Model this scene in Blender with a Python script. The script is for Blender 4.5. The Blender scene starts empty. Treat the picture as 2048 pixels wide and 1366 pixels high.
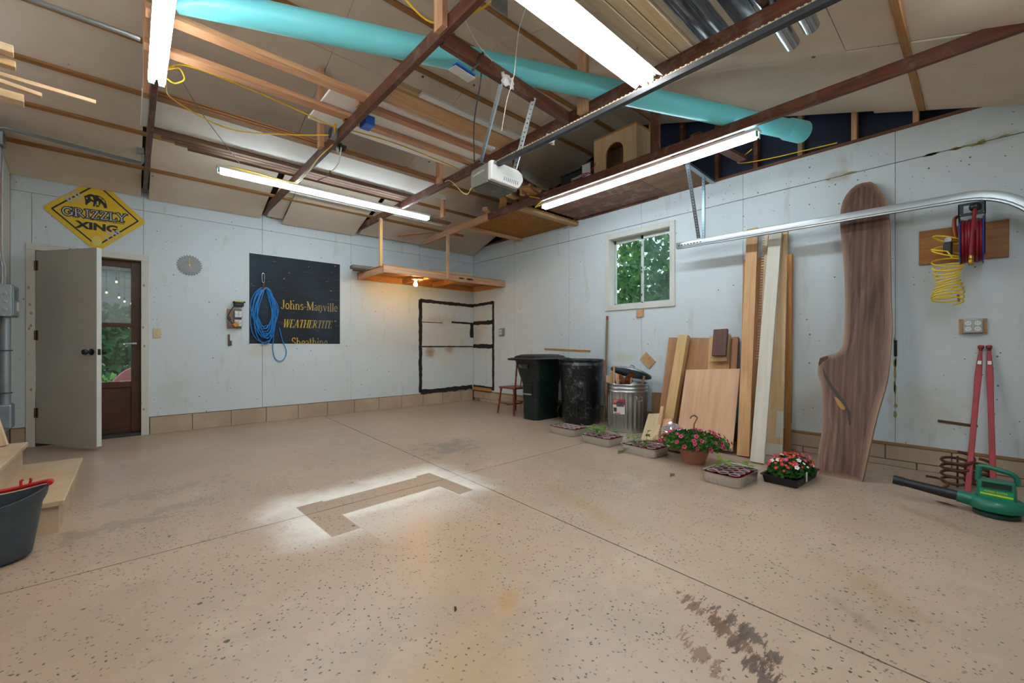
import bpy, bmesh, math, random
from mathutils import Vector as V, Matrix, noise
random.seed(7)
S = bpy.context.scene
COL = S.collection

# ---------------------------------------------------------------- camera
F, CX, HZ, EYE = 846.0, 1024.0, 692.0, 1.04      # focal length (px of a 2048 wide frame), centre, horizon row, eye height (m)
TH = math.atan2(762, 846)
FW = V((math.sin(TH), math.cos(TH), 0)); RT = V((math.cos(TH), -math.sin(TH), 0))
cam = bpy.data.cameras.new('camera'); cam.sensor_width = 36; cam.lens = F / 2048 * 36
cam.shift_y = (HZ - 683) / 2048; cam.clip_start = .02
co = bpy.data.objects.new('camera', cam); COL.objects.link(co)
co.location = (0, 0, EYE); co.rotation_euler = (math.pi / 2, 0, -TH)
S.camera = co
# ---------------------------------------------------------------- world and exposure
w = bpy.data.worlds.new('world'); S.world = w; w.use_nodes = True
bg = w.node_tree.nodes['Background']; bg.inputs[0].default_value = (.86, .93, 1, 1); bg.inputs[1].default_value = 1.6
S.view_settings.view_transform = 'Standard'; S.view_settings.look = 'None'
S.view_settings.gamma = 1; S.view_settings.use_curve_mapping = False
S.view_settings.exposure = 0.08
S.cycles.max_bounces = 5; S.cycles.diffuse_bounces = 4; S.cycles.glossy_bounces = 2; S.cycles.transparent_max_bounces = 10; S.cycles.adaptive_threshold = .2; S.cycles.adaptive_min_samples = 16; S.cycles.use_light_tree = False
TUBE = 30.0                                        # radiance of the fluorescent tubes

# ---------------------------------------------------------------- room measures (m)
XL, XR, YB, YF = -.905, 4.9, 6.55, -.45            # left, right, back and front wall
WT = 2.89                                          # top of the wall panels
TRX = (.12, 1.335, 2.605, 3.73)                    # truss lines
CH0, CH1 = 2.812, 2.9                              # bottom chord
ZF = lambda y: 2.90 + y / 3
ZB = lambda y: 4.953 - y / 3
RY = 3.08

def ray(u, v):
    return RT * ((u - CX) / F) + FW + V((0, 0, (HZ - v) / F))
def P(u, v, x=None, y=None, z=None):
    d = ray(u, v)
    t = x / d.x if x is not None else y / d.y if y is not None else (z - EYE) / d.z
    return d * t + V((0, 0, EYE))
def PP(u, v, p, n):                                 # where a line of sight meets the plane through p with normal n
    d = ray(u, v); o = V((0, 0, EYE)); n = V(n)
    return o + d * ((V(p) - o).dot(n) / d.dot(n))

# ---------------------------------------------------------------- materials
def lin(h):
    h = h.lstrip('#'); r = []
    for i in (0, 2, 4):
        c = int(h[i:i + 2], 16) / 255
        r.append(c / 12.92 if c <= .04045 else ((c + .055) / 1.055) ** 2.4)
    return (*r, 1)
class NT:
    def __init__(s, name):
        s.m = bpy.data.materials.new(name); s.m.use_nodes = True; s.t = s.m.node_tree
        s.b = s.t.nodes['Principled BSDF']; s.out = s.t.nodes['Material Output']
        s.tc = None
    def n(s, ty, **k):
        q = s.t.nodes.new(ty)
        for a, v in k.items():
            setattr(q, a, v)
        return q
    def put(s, sock, v):
        if hasattr(v, 'is_output') or isinstance(v, bpy.types.NodeSocket):
            s.t.links.new(v, sock)
        else:
            sock.default_value = v
    def math(s, op, a, b=0.0, c=None, clamp=False):
        q = s.n('ShaderNodeMath', operation=op, use_clamp=clamp)
        s.put(q.inputs[0], a); s.put(q.inputs[1], b)
        if c is not None: s.put(q.inputs[2], c)
        return q.outputs[0]
    def coord(s, kind='Object'):
        if not s.tc: s.tc = s.n('ShaderNodeTexCoord')
        return s.tc.outputs[kind]
    def pos(s):
        return s.n('ShaderNodeNewGeometry').outputs['Position']
    def mapping(s, vec, scale=(1, 1, 1), loc=(0, 0, 0), rot=(0, 0, 0)):
        q = s.n('ShaderNodeMapping'); s.t.links.new(vec, q.inputs[0])
        q.inputs['Scale'].default_value = scale; q.inputs['Rotation'].default_value = rot
        if isinstance(loc, tuple): q.inputs['Location'].default_value = loc
        else: s.t.links.new(loc, q.inputs['Location'])
        return q.outputs[0]
    def noise(s, vec, scale, detail=4, rough=.55, dist=0):
        q = s.n('ShaderNodeTexNoise'); s.t.links.new(vec, q.inputs['Vector'])
        q.inputs['Scale'].default_value = scale; q.inputs['Detail'].default_value = detail
        q.inputs['Roughness'].default_value = rough; q.inputs['Distortion'].default_value = dist
        return q.outputs[0]
    def voro(s, vec, scale, feature='F1', rnd=1.0):
        q = s.n('ShaderNodeTexVoronoi', feature=feature); s.t.links.new(vec, q.inputs['Vector'])
        q.inputs['Scale'].default_value = scale; q.inputs['Randomness'].default_value = rnd
        return q.outputs['Distance']
    def step(s, v, a, b):                            # smooth ramp 0..1 from a to b
        q = s.n('ShaderNodeMapRange', interpolation_type='SMOOTHSTEP')
        s.put(q.inputs[0], v); q.inputs[1].default_value = a; q.inputs[2].default_value = b
        return q.outputs[0]
    def mix(s, f, a, b, blend='MIX'):
        q = s.n('ShaderNodeMix', data_type='RGBA', blend_type=blend)
        s.put(q.inputs[0], f); s.put(q.inputs[6], a); s.put(q.inputs[7], b)
        return q.outputs[2]
    def ramp(s, v, stops):
        q = s.n('ShaderNodeValToRGB'); s.put(q.inputs[0], v); e = q.color_ramp.elements
        e[0].position, e[0].color = stops[0]; e[1].position, e[1].color = stops[-1]
        for p, c in stops[1:-1]:
            z = e.new(p); z.color = c
        return q.outputs[0]
    def bump(s, h, strength=.3, dist=.01):
        q = s.n('ShaderNodeBump'); q.inputs['Strength'].default_value = strength; q.inputs['Distance'].default_value = dist
        s.t.links.new(h, q.inputs['Height']); s.t.links.new(q.outputs[0], s.b.inputs['Normal'])
    def done(s, color, rough=.6, metal=0, spec=.5):
        s.put(s.b.inputs['Base Color'], color); s.put(s.b.inputs['Roughness'], rough)
        s.b.inputs['Metallic'].default_value = metal
        s.b.inputs['Specular IOR Level'].default_value = spec
        return s.m
MC = {}
def plain(hexc, rough=.55, metal=0, var=.12, scale=9, spec=.5, bump=0):
    k = ('p', hexc, rough, metal, var, scale, spec, bump)
    if k in MC: return MC[k]
    n = NT('surface_' + hexc.strip('#')); c = lin(hexc)
    f = n.noise(n.coord(), scale, 5)
    d = tuple(x * (1 - var) for x in c[:3]) + (1,); l = tuple(min(1, x * (1 + var)) for x in c[:3]) + (1,)
    if bump: n.bump(n.noise(n.coord(), scale * 6, 3), bump, .004)
    MC[k] = n.done(n.ramp(f, [(.3, d), (.7, l)]), rough, metal, spec); return MC[k]
def wood(light, dark, rough=.6, grain=1.0, knots=True, rnd=.25, axis=0, stain=None):
    k = ('w', light, dark, rough, grain, knots, rnd, axis, stain)
    if k in MC: return MC[k]
    n = NT('wood_' + light.strip('#'))
    oi = n.n('ShaderNodeObjectInfo')
    off = n.n('ShaderNodeCombineXYZ'); r10 = n.math('MULTIPLY', oi.outputs['Random'], 37.0)
    for i in range(3): n.t.links.new(r10, off.inputs[i])
    sc = [22 * grain] * 3; sc[axis] = 1.3 * grain
    v = n.mapping(n.coord(), tuple(sc), off.outputs[0])
    g1 = n.noise(v, 1.0, 6, .6, 1.2); g2 = n.noise(v, 3.2, 4, .6, .3)
    sc2 = [5.0] * 3; sc2[axis] = 1.4
    big = n.noise(n.mapping(n.coord(), tuple(sc2), off.outputs[0]), 1.0, 3)
    f = n.math('ADD', n.math('MULTIPLY', g1, .6), n.math('MULTIPLY', g2, .4))
    col = n.ramp(f, [(.3, lin(dark)), (.62, lin(light))])
    col = n.mix(n.math('MULTIPLY', n.step(big, .45, .75), .35), col, lin(dark))
    if knots:
        sk = [9.0] * 3; sk[axis] = 2.6
        kd = n.voro(n.mapping(n.coord(), tuple(sk), off.outputs[0]), .42)
        kc = tuple(x * .35 for x in lin(dark)[:3]) + (1,)
        col = n.mix(n.math('MULTIPLY', n.step(kd, .13, .05), .8), col, kc)
    if stain:
        st = n.step(n.noise(n.mapping(n.coord(), (3, 3, 3), off.outputs[0]), 2.2, 6, .7), .5, .62)
        col = n.mix(n.math('MULTIPLY', st, .7), col, lin(stain))
    hv = n.n('ShaderNodeHueSaturation'); n.t.links.new(col, hv.inputs['Color'])
    n.put(hv.inputs['Value'], n.math('ADD', n.math('MULTIPLY', oi.outputs['Random'], rnd), 1 - rnd / 2))
    MC[k] = n.done(hv.outputs[0], rough, 0, .35); return MC[k]
def metal(hexc, rough=.35, var=.15):
    k = ('m', hexc, rough, var)
    if k in MC: return MC[k]
    n = NT('metal_' + hexc.strip('#')); c = lin(hexc)
    f = n.noise(n.coord(), 9, 3)
    d = tuple(x * (1 - var) for x in c[:3]) + (1,)
    MC[k] = n.done(n.mix(f, d, c), rough, 1.0); return MC[k]
def emit(name, c, s):
    n = NT(name); n.b.inputs['Base Color'].default_value = (.9, .9, .9, 1)
    n.b.inputs['Emission Color'].default_value = c; n.b.inputs['Emission Strength'].default_value = s
    return n.m
def glass(name, tint=(1, 1, 1, 1), haze=0.0, hazecol=(.6, .65, .65, 1), gloss=.08):
    n = NT(name); tr = n.n('ShaderNodeBsdfTransparent'); tr.inputs[0].default_value = tint
    gl = n.n('ShaderNodeBsdfGlossy'); gl.inputs['Roughness'].default_value = .03
    df = n.n('ShaderNodeBsdfDiffuse'); df.inputs[0].default_value = hazecol
    a = n.n('ShaderNodeMixShader'); a.inputs[0].default_value = gloss
    n.t.links.new(tr.outputs[0], a.inputs[1]); n.t.links.new(gl.outputs[0], a.inputs[2])
    b = n.n('ShaderNodeMixShader')
    f = n.noise(n.coord(), 3, 5); n.put(b.inputs[0], n.math('MULTIPLY', f, haze * 2))
    n.t.links.new(a.outputs[0], b.inputs[1]); n.t.links.new(df.outputs[0], b.inputs[2])
    n.t.links.new(b.outputs[0], n.out.inputs[0]); n.t.nodes.remove(n.b)
    return n.m

def wall_paint(name, base='#c9ccca', tint='#bfc4c2', stains=()):
    n = NT(name); p = n.pos()
    col = n.mix(n.noise(p, 1.1, 4), lin(base), lin(tint))
    # scuffs: short vertical runs and horizontal scratches
    a = n.noise(n.mapping(p, (3, 3, .7)), 2.4, 6, .65)
    col = n.mix(n.math('MULTIPLY', n.step(a, .57, .72), .35), col, lin('#a59d8a'))
    dens = n.step(n.noise(p, 1.7, 3), .42, .66)
    d1 = n.voro(p, 17); d2 = n.voro(p, 7.3)
    m1 = n.math('MULTIPLY', n.step(d1, .11, .06), dens); m2 = n.step(d2, .062, .04)
    col = n.mix(n.math('MULTIPLY', n.math('MAXIMUM', m1, m2), .85), col, lin('#3b332b'))
    sc = n.noise(n.mapping(p, (14, 14, 120)), 1.0, 3, .5)
    col = n.mix(n.math('MULTIPLY', n.step(sc, .74, .79), .5), col, lin('#77705f'))
    ch = n.noise(p, 6.5, 8, .75)
    col = n.mix(n.math('MULTIPLY', n.step(ch, .70, .73), .7), col, lin('#8d8562'))
    sx = n.n('ShaderNodeSeparateXYZ'); n.t.links.new(p, sx.inputs[0])
    WN = n.noise(p, 9, 5, .75)
    for (x, y, z, rx, ry, rz, c, k) in stains:      # blotches with a shape of their own
        q = [n.math('DIVIDE', n.math('SUBTRACT', sx.outputs[i], (x, y, z)[i]), (rx, ry, rz)[i]) for i in range(3)]
        r2 = n.math('ADD', n.math('ADD', n.math('MULTIPLY', q[0], q[0]), n.math('MULTIPLY', q[1], q[1])), n.math('MULTIPLY', q[2], q[2]))
        wob = n.math('ADD', r2, n.math('MULTIPLY', WN, 2.2))
        col = n.mix(n.math('MULTIPLY', n.step(wob, 2.1, .9), k * .7), col, lin(c))
    return n.done(col, .55, 0, .3)
def board_mat():
    n = NT('fiberboard_brown'); p = n.pos()
    col = n.mix(n.step(n.noise(p, 1.6, 5, .6), .3, .7), lin('#d0bfab'), lin('#dccdba'))
    oi = n.n('ShaderNodeObjectInfo')
    col = n.mix(n.math('MULTIPLY', oi.outputs['Random'], .25), col, lin('#c3b19c'))
    d = n.voro(p, 9); dens = n.step(n.noise(p, 1.2, 2), .4, .7)
    col = n.mix(n.math('MULTIPLY', n.math('MULTIPLY', n.step(d, .07, .03), dens), .8), col, lin('#4a3b2c'))
    return n.done(col, .85, 0, .15)
def floor_mat():
    n = NT('painted_concrete'); p = n.pos(); sx = n.n('ShaderNodeSeparateXYZ'); n.t.links.new(p, sx.inputs[0])
    X, Y = sx.outputs[0], sx.outputs[1]
    col = n.mix(n.step(n.noise(p, .8, 5, .6), .3, .72), lin('#b09883'), lin('#a08c7b'))
    col = n.mix(n.math('MULTIPLY', n.step(n.noise(n.mapping(p, (1, 1, 1), (4, 2, 0)), 1.7, 5, .7), .52, .75), .55), col, lin('#bda995'))
    NZ = (n.noise(p, 7, 6, .75), n.noise(n.mapping(p, (7, 26, 1), (0, 0, 0), (0, 0, -1.05)), 1.0, 6, .75))
    # masked paint overspray: a bracket of bare paint with white mist round it
    cr = .04
    xr = n.math('SUBTRACT', X, n.math('MULTIPLY', n.math('SUBTRACT', Y, 2.7), -cr)); yr = n.math('SUBTRACT', Y, n.math('MULTIPLY', n.math('SUBTRACT', X, 1.3), .07))
    def sdb(x0, x1, y0, y1):
        dx = n.math('SUBTRACT', n.math('ABSOLUTE', n.math('SUBTRACT', xr, (x0 + x1) / 2)), (x1 - x0) / 2)
        dy = n.math('SUBTRACT', n.math('ABSOLUTE', n.math('SUBTRACT', yr, (y0 + y1) / 2)), (y1 - y0) / 2)
        ox = n.math('MAXIMUM', dx, 0.0); oy = n.math('MAXIMUM', dy, 0.0)
        o = n.math('SQRT', n.math('ADD', n.math('MULTIPLY', ox, ox), n.math('MULTIPLY', oy, oy)))
        return n.math('ADD', o, n.math('MINIMUM', n.math('MAXIMUM', dx, dy), 0.0))
    wob = n.math('MULTIPLY', n.math('SUBTRACT', n.noise(p, 4.5, 5, .65), .5), .34)
    outer = n.math('ADD', sdb(.8, 1.82, 2.5, 2.99), wob)
    mist = n.step(outer, .36, -.02)
    mist = n.math('MULTIPLY', mist, n.step(yr, 2.12, 2.5))
    lower = n.step(n.math('ADD', yr, n.math('MULTIPLY', wob, .6)), 2.5, 2.62)
    inner = n.math('MULTIPLY', n.step(sdb(.97, 1.69, 2.0, 2.66), .006, -.006), n.math('ADD', n.math('MULTIPLY', lower, .5), n.math('MULTIPLY', n.step(yr, 2.02, 2.42), .38)))
    bare = n.math('MINIMUM', sdb(.8, 1.83, 2.665, 2.965), n.math('MINIMUM', sdb(.8, .965, 2.40, 2.99), sdb(1.7, 1.83, 2.42, 2.995)))
    baremask = n.step(bare, .005, -.005)
    mist = n.math('MULTIPLY', mist, n.math('SUBTRACT', 1.0, baremask))
    mist = n.math('MULTIPLY', mist, n.math('ADD', .72, n.math('MULTIPLY', NZ[0], .5)), None, True)
    inbox = n.step(sdb(.97, 1.69, 2.0, 2.66), .006, -.006)
    mist = n.math('ADD', n.math('MULTIPLY', mist, n.math('SUBTRACT', 1.0, inbox)), n.math('MULTIPLY', inner, inbox))
    col = n.mix(mist, col, lin('#eeeae2'))
    col = n.mix(n.math('MULTIPLY', baremask, .6), col, lin('#ac957f'))
    # chips through to dark concrete, dense in drifts
    dens = n.step(n.noise(p, 2.4, 7, .78), .35, .55)
    jit = n.n('ShaderNodeVectorMath', operation='MULTIPLY_ADD'); jn = n.n('ShaderNodeTexNoise'); n.t.links.new(p, jn.inputs['Vector']); jn.inputs['Scale'].default_value = 70; jn.inputs['Detail'].default_value = 2
    n.t.links.new(jn.outputs['Color'], jit.inputs[0]); jit.inputs[1].default_value = (.016, .016, 0); n.t.links.new(p, jit.inputs[2])
    p0 = p; p = jit.outputs[0]
    d1 = n.voro(p, 44); d2 = n.voro(p, 55); d3 = n.voro(p, 5.2)
    c1 = n.math('MULTIPLY', n.step(d1, .23, .16), dens)
    c2 = n.math('MULTIPLY', n.step(d2, .27, .17), n.math('MULTIPLY', n.step(NZ[0], .5, .66), .8))
    c3 = n.step(d3, .06, .045)
    chips = n.math('MULTIPLY', n.math('MAXIMUM', c1, n.math('MAXIMUM', c2, c3)), n.math('SUBTRACT', 1.0, n.math('MULTIPLY', mist, .8)))
    far = n.step(Y, 6.2, 3.4)
    chips = n.math('MULTIPLY', chips, n.math('ADD', n.math('MULTIPLY', far, .75), .25))
    col = n.mix(n.math('MULTIPLY', chips, .9), col, lin('#2b2926'))
    p = p0
    # stains
    def blot(x, y, rx, ry, rot, c, k, thr=(.85, .45), sc=6, amp=1.0):
        cs, sn = math.cos(rot), math.sin(rot)
        a = n.math('SUBTRACT', X, x); b = n.math('SUBTRACT', Y, y)
        u = n.math('DIVIDE', n.math('ADD', n.math('MULTIPLY', a, cs), n.math('MULTIPLY', b, sn)), rx)
        v = n.math('DIVIDE', n.math('SUBTRACT', n.math('MULTIPLY', b, cs), n.math('MULTIPLY', a, sn)), ry)
        r = n.math('SQRT', n.math('ADD', n.math('MULTIPLY', u, u), n.math('MULTIPLY', v, v)))
        r = n.math('ADD', r, n.math('MULTIPLY', n.math('SUBTRACT', NZ[sc > 7], .5), 3.6 * amp))
        return n.math('MULTIPLY', n.step(r, *thr), k), c
    for a in ((2.45, 3.68, .55, .4, .2, '#6d655a', .6, (.7, .2), 5, 1.6), (2.2, 1.75, .75, .11, 1.31, '#9c7d4a', .5, (1.2, -.2), 5, 1.0),
              (1.66, .74, .16, .05, 1.07, '#6d4a33', .9, (.7, .5), 9, 1.7), (1.6, .6, .24, .06, 1.0, '#65452f', .9, (.7, .5), 9, 1.7),
              (1.66, .56, .2, .05, 1.1, '#4f4038', .85, (.7, .5), 9, 1.7), (1.48, .47, .16, .05, .9, '#54423a', .9, (.7, .5), 9, 1.7), (1.42, .62, .12, .04, 1.0, '#76543c', .8, (.7, .5), 9, 1.7),
              (2.06, .31, .2, .05, 1.0, '#6d6252', .5, (1., .0), 5, 1.2), (2.35, .3, .3, .09, .9, '#96764a', .4, (1.1, -.1), 5, 1.1),
              (1.15, 1.3, .12, .05, .9, '#a98a5a', .6, (.9, .5), 9, .8), (.35, 4.6, .6, .3, .3, '#857a6c', .35, (.7, .3), 5, 2.0), (.1, 3.9, .6, .2, .2, '#6f675a', .4, (.6, .3), 5, 2.2),
              (.0, 3.35, .6, .16, .3, '#6a6255', .4, (.6, .3), 5, 2.2), (3.6, .2, .3, .08, .9, '#96784e', .5), (.5, 1.0, .8, .4, .3, '#c4a27a', .2)):
        k, c = blot(*a)
        col = n.mix(k, col, lin(c))
    rough = n.math('ADD', n.math('MULTIPLY', NZ[0], .25), .2)
    return n.done(col, rough, 0, .45)
def block_mat():
    n = NT('painted_block'); p = n.pos()
    col = n.mix(n.step(n.noise(p, 2.2, 5), .3, .7), lin('#b8a48d'), lin('#a6917b'))
    col = n.mix(n.math('MULTIPLY', n.step(n.voro(p, 22), .1, .06), .7), col, lin('#574838'))
    return n.done(col, .7, 0, .3)

# ---------------------------------------------------------------- mesh builder
WM = {}                                            # world matrix of every object built
def attach(o, parent=None, world=None):
    """parent o; its basis is a world matrix, or one in the parent's own frame when world is None"""
    if parent is None:
        WM[o.name] = o.matrix_basis.copy(); return o
    o.parent = parent
    if world: o.matrix_parent_inverse = WM[parent.name].inverted(); WM[o.name] = o.matrix_basis.copy()
    else: WM[o.name] = WM[parent.name] @ o.matrix_basis
    return o
class MB:
    def __init__(s): s.v = []; s.f = []
    def add(s, vs, fs):
        k = len(s.v); s.v += [V(a) for a in vs]; s.f += [tuple(i + k for i in f) for f in fs]; return s
    def box(s, x0, x1, y0, y1, z0, z1):
        return s.add([(x0, y0, z0), (x1, y0, z0), (x1, y1, z0), (x0, y1, z0), (x0, y0, z1), (x1, y0, z1), (x1, y1, z1), (x0, y1, z1)],
                     [(0, 3, 2, 1), (4, 5, 6, 7), (0, 1, 5, 4), (1, 2, 6, 5), (2, 3, 7, 6), (3, 0, 4, 7)])
    def bar(s, p0, p1, wd, ht, up=(0, 0, 1)):
        M, L = frame(p0, p1, up); k = len(s.v)
        s.box(-L / 2, L / 2, -wd / 2, wd / 2, -ht / 2, ht / 2)
        for i in range(k, len(s.v)): s.v[i] = M @ s.v[i]
        return s
    def tube(s, pts, r, n=8, closed=False, cap=True):
        pts = [V(p) for p in pts]; m = len(pts); k = len(s.v)
        R = r if isinstance(r, (list, tuple)) else [r] * m
        ref = None
        for i, p in enumerate(pts):
            a = pts[i - 1] if i or closed else p; b = pts[(i + 1) % m] if i < m - 1 or closed else p
            t = (b - a)
            t = t.normalized() if t.length > 1e-9 else V((0, 0, 1))
            if ref is None: ref = t.orthogonal().normalized()
            ref = (ref - t * ref.dot(t))
            ref = ref.normalized() if ref.length > 1e-6 else t.orthogonal().normalized()
            bn = t.cross(ref)
            for j in range(n):
                an = 2 * math.pi * j / n
                s.v.append(p + (ref * math.cos(an) + bn * math.sin(an)) * R[i])
        for i in range(m if closed else m - 1):
            a = k + i * n; b = k + ((i + 1) % m) * n
            for j in range(n):
                s.f.append((a + j, a + (j + 1) % n, b + (j + 1) % n, b + j))
        if cap and not closed:
            s.f.append(tuple(k + j for j in reversed(range(n)))); s.f.append(tuple(k + (m - 1) * n + j for j in range(n)))
        return s
    def lathe(s, prof, n=24, M=None, capb=False, capt=False, a0=0, a1=2 * math.pi):
        k = len(s.v); full = abs(a1 - a0 - 2 * math.pi) < 1e-6; c = n if full else n + 1
        for (r, z) in prof:
            for j in range(c):
                an = a0 + (a1 - a0) * j / n; p = V((r * math.cos(an), r * math.sin(an), z))
                s.v.append(M @ p if M else p)
        for i in range(len(prof) - 1):
            for j in range(n):
                q = (j + 1) % c
                s.f.append((k + i * c + j, k + i * c + q, k + (i + 1) * c + q, k + (i + 1) * c + j))
        if capb: s.f.append(tuple(k + j for j in reversed(range(c))))
        if capt: s.f.append(tuple(k + (len(prof) - 1) * c + j for j in range(c)))
        return s
    def prism(s, poly, z0, z1, M=None):
        k = len(s.v); n = len(poly)
        for z in (z0, z1):
            for (x, y) in poly:
                p = V((x, y, z)); s.v.append(M @ p if M else p)
        s.f.append(tuple(k + i for i in reversed(range(n)))); s.f.append(tuple(k + n + i for i in range(n)))
        for i in range(n):
            j = (i + 1) % n
            s.f.append((k + i, k + j, k + n + j, k + n + i))
        return s
    def ball(s, c, r, n=10, m=6, sq=(1, 1, 1)):
        prof = [(math.sin(math.pi * i / m), -math.cos(math.pi * i / m)) for i in range(m + 1)]
        prof[0] = (.001, -1); prof[-1] = (.001, 1)
        M = Matrix.Translation(V(c)) @ Matrix.Diagonal((r * sq[0], r * sq[1], r * sq[2], 1))
        return s.lathe(prof, n, M)
    def mesh(s, name, mat, smooth=False):
        me = bpy.data.meshes.new(name); me.from_pydata([tuple(v) for v in s.v], [], s.f); me.validate()
        bm = bmesh.new(); bm.from_mesh(me); bmesh.ops.recalc_face_normals(bm, faces=bm.faces); bm.to_mesh(me); bm.free()
        for m in (mat if isinstance(mat, (list, tuple)) else [mat]): me.materials.append(m)
        if smooth:
            me.polygons.foreach_set('use_smooth', [True] * len(me.polygons))
            try: me.set_sharp_from_angle(angle=math.radians(42))
            except Exception: pass
        return me
    def build(s, name, mat, parent=None, smooth=False, bevel=0, local=False, M=None):
        """link the collected shapes as one mesh object; coordinates are world metres unless local"""
        if not local:
            if M is None:
                lo = V([min(v[i] for v in s.v) for i in range(3)]); hi = V([max(v[i] for v in s.v) for i in range(3)])
                c = (lo + hi) / 2; c.z = lo.z; M = Matrix.Translation(c)
            Mi = M.inverted(); s.v = [Mi @ v for v in s.v]
        o = bpy.data.objects.new(name, s.mesh(name, mat, smooth)); COL.objects.link(o)
        if M is not None: o.matrix_basis = M
        attach(o, parent, not local)
        if bevel:
            b = o.modifiers.new('edge', 'BEVEL'); b.width = bevel; b.segments = 2; b.limit_method = 'ANGLE'
        return o
def frame(p0, p1, up=(0, 0, 1)):
    p0, p1 = V(p0), V(p1); x = (p1 - p0); L = x.length; x.normalize(); u = V(up)
    u = u - x * u.dot(x)
    if u.length < 1e-5: u = x.orthogonal()
    u.normalize(); y = u.cross(x)
    M = Matrix((x, y, u)).transposed().to_4x4(); M.translation = (p0 + p1) / 2
    return M, L
def tag(o, label=None, cat=None, group=None, kind=None):
    for k, v in (('label', label), ('category', cat), ('group', group), ('kind', kind)):
        if v: o[k] = v
    return o
def thing(name, label, cat, loc=(0, 0, 0), group=None, kind=None, rz=0):
    o = bpy.data.objects.new(name, None); COL.objects.link(o); o.location = loc; o.rotation_euler = (0, 0, rz)
    o.empty_display_size = .1
    WM[o.name] = Matrix.Translation(V(loc)) @ Matrix.Rotation(rz, 4, 'Z'); return tag(o, label, cat, group, kind)
def plank(name, p0, p1, wd, th, mat, up=(0, 0, 1), parent=None, bevel=.002, label=None, cat=None, group=None):
    """a board along local X so that the grain follows it; wd across, th along up"""
    M, L = frame(p0, p1, up); m = MB().box(-L / 2, L / 2, -wd / 2, wd / 2, -th / 2, th / 2)
    o = bpy.data.objects.new(name, m.mesh(name, mat)); COL.objects.link(o); o.matrix_basis = M
    attach(o, parent, True)
    if bevel: b = o.modifiers.new('edge', 'BEVEL'); b.width = min(bevel, wd / 4, th / 4); b.segments = 1
    return tag(o, label, cat, group)
def copy_tree(o, loc=None, rz=None, parent=None):
    c = o.copy(); COL.objects.link(c)
    if parent is not None: c.parent = parent
    for ch in list(o.children): copy_tree(ch, parent=c)
    if loc is not None: c.location = loc
    if rz is not None: c.rotation_euler = (0, 0, rz)
    WM[c.name] = c.matrix_basis.copy() if parent is None else Matrix()
    return c
# ================================================================ SETTING
PAINT_B = wall_paint('white_wall_back', '#cfd7dc', '#c4ced4', (
    (3.95, 6.55, .93, .13, .2, .15, '#8f6a35', 1.3), (4.35, 6.55, .98, .13, .2, .1, '#8f6a35', 1.2), (4.2, 6.55, 1.5, .5, .2, .1, '#b08d5c', .5),
    (4.35, 6.55, 1.1, .6, .2, .7, '#c3b193', .55), (1.3, 6.55, .98, .25, .2, .14, '#bba96d', .4), (.4, 6.55, .5, .2, .2, .3, '#b3b29f', .4)))
PAINT_R = wall_paint('white_wall_side', '#cfd7dc', '#c4ced4', (
    (4.9, 6.3, 1.2, .2, .35, .6, '#c7b28e', .5), (4.9, 2.15, 1.0, .2, .3, .09, '#b7a77b', .4), (4.9, 3.2, .88, .2, .22, .1, '#b9b27c', .5),
    (4.9, .52, 1.0, .2, .05, .9, '#8f9a55', .35), (4.9, .3, .5, .2, .3, .3, '#b9a98c', .5), (4.9, .9, 2.62, .2, .12, .07, '#93794d', .6),
    (4.9, -.05, 2.62, .2, .2, .05, '#83884e', .5), (4.9, 1.1, .5, .2, .2, .4, '#bdb19b', .4)))
PAINT_L = wall_paint('white_wall_left', '#c9c8c0', '#bdbbb0')
TRIMP = wall_paint('white_trim', '#cfd0cb', '#c2c2ba')
FIBER = board_mat(); BLOCK = block_mat(); FLOOR = floor_mat()
DARKW = wood('#6e3f2b', '#3c1f14', .5, 1.0, True, .2, 0, '#73564a')
FRESH = wood('#d2a986', '#ad7a52', .65, 1.0)
TAN = wood('#c9a67c', '#a9845a', .65, 1.0)
PALE = wood('#d8c3a4', '#bf9f78', .65, .9)
ORANGE = wood('#c08a4e', '#94602c', .6, 1.0)
DARKBACK = plain('#2a221c', .9)
MORTAR = plain('#8d7a64', .9)
TAR = plain('#1b1613', .7, 0, .5, 22)
GALV = metal('#a9b0b6', .38); STEEL = metal('#b9bec2', .25); DULL = metal('#6c7379', .45)
BLACKP = plain('#15181b', .4); WHITEP = plain('#d5d8d6', .45, 0, .05); CONDUIT = plain('#8f9aa3', .4, .6)

def sbuild(mb, name, mat, kind='structure', **k):
    return tag(mb.build(name, mat, **k), kind=kind)
# ---- floor: four slabs with saw-cut joints
fl = sbuild(MB().box(XL - .2, XR + .2, YF - 1.5, YB + .2, -.3, -.012), 'floor', plain('#2e2319', .9))
jx = lambda y: 1.827 + .046 * y
jy = lambda x: 2.762 + .0255 * x
g = .004
cxp, cyp = jx(jy(1.955)), jy(1.955)
for poly in ([(XL, YF - 1.2), (jx(YF - 1.2) - g, YF - 1.2), (cxp - g, cyp - g), (XL, jy(XL) - g)],
             [(jx(YF - 1.2) + g, YF - 1.2), (XR, YF - 1.2), (XR, jy(XR) - g), (cxp + g, cyp - g)],
             [(XL, jy(XL) + g), (cxp - g, cyp + g), (jx(YB) - g, YB + .03), (XL, YB + .03)],
             [(cxp + g, cyp + g), (XR, jy(XR) + g), (XR, YB + .03), (jx(YB) + g, YB + .03)]):
    MB().prism(poly, -.012, 0).build('floor_slab', FLOOR, fl)
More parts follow.
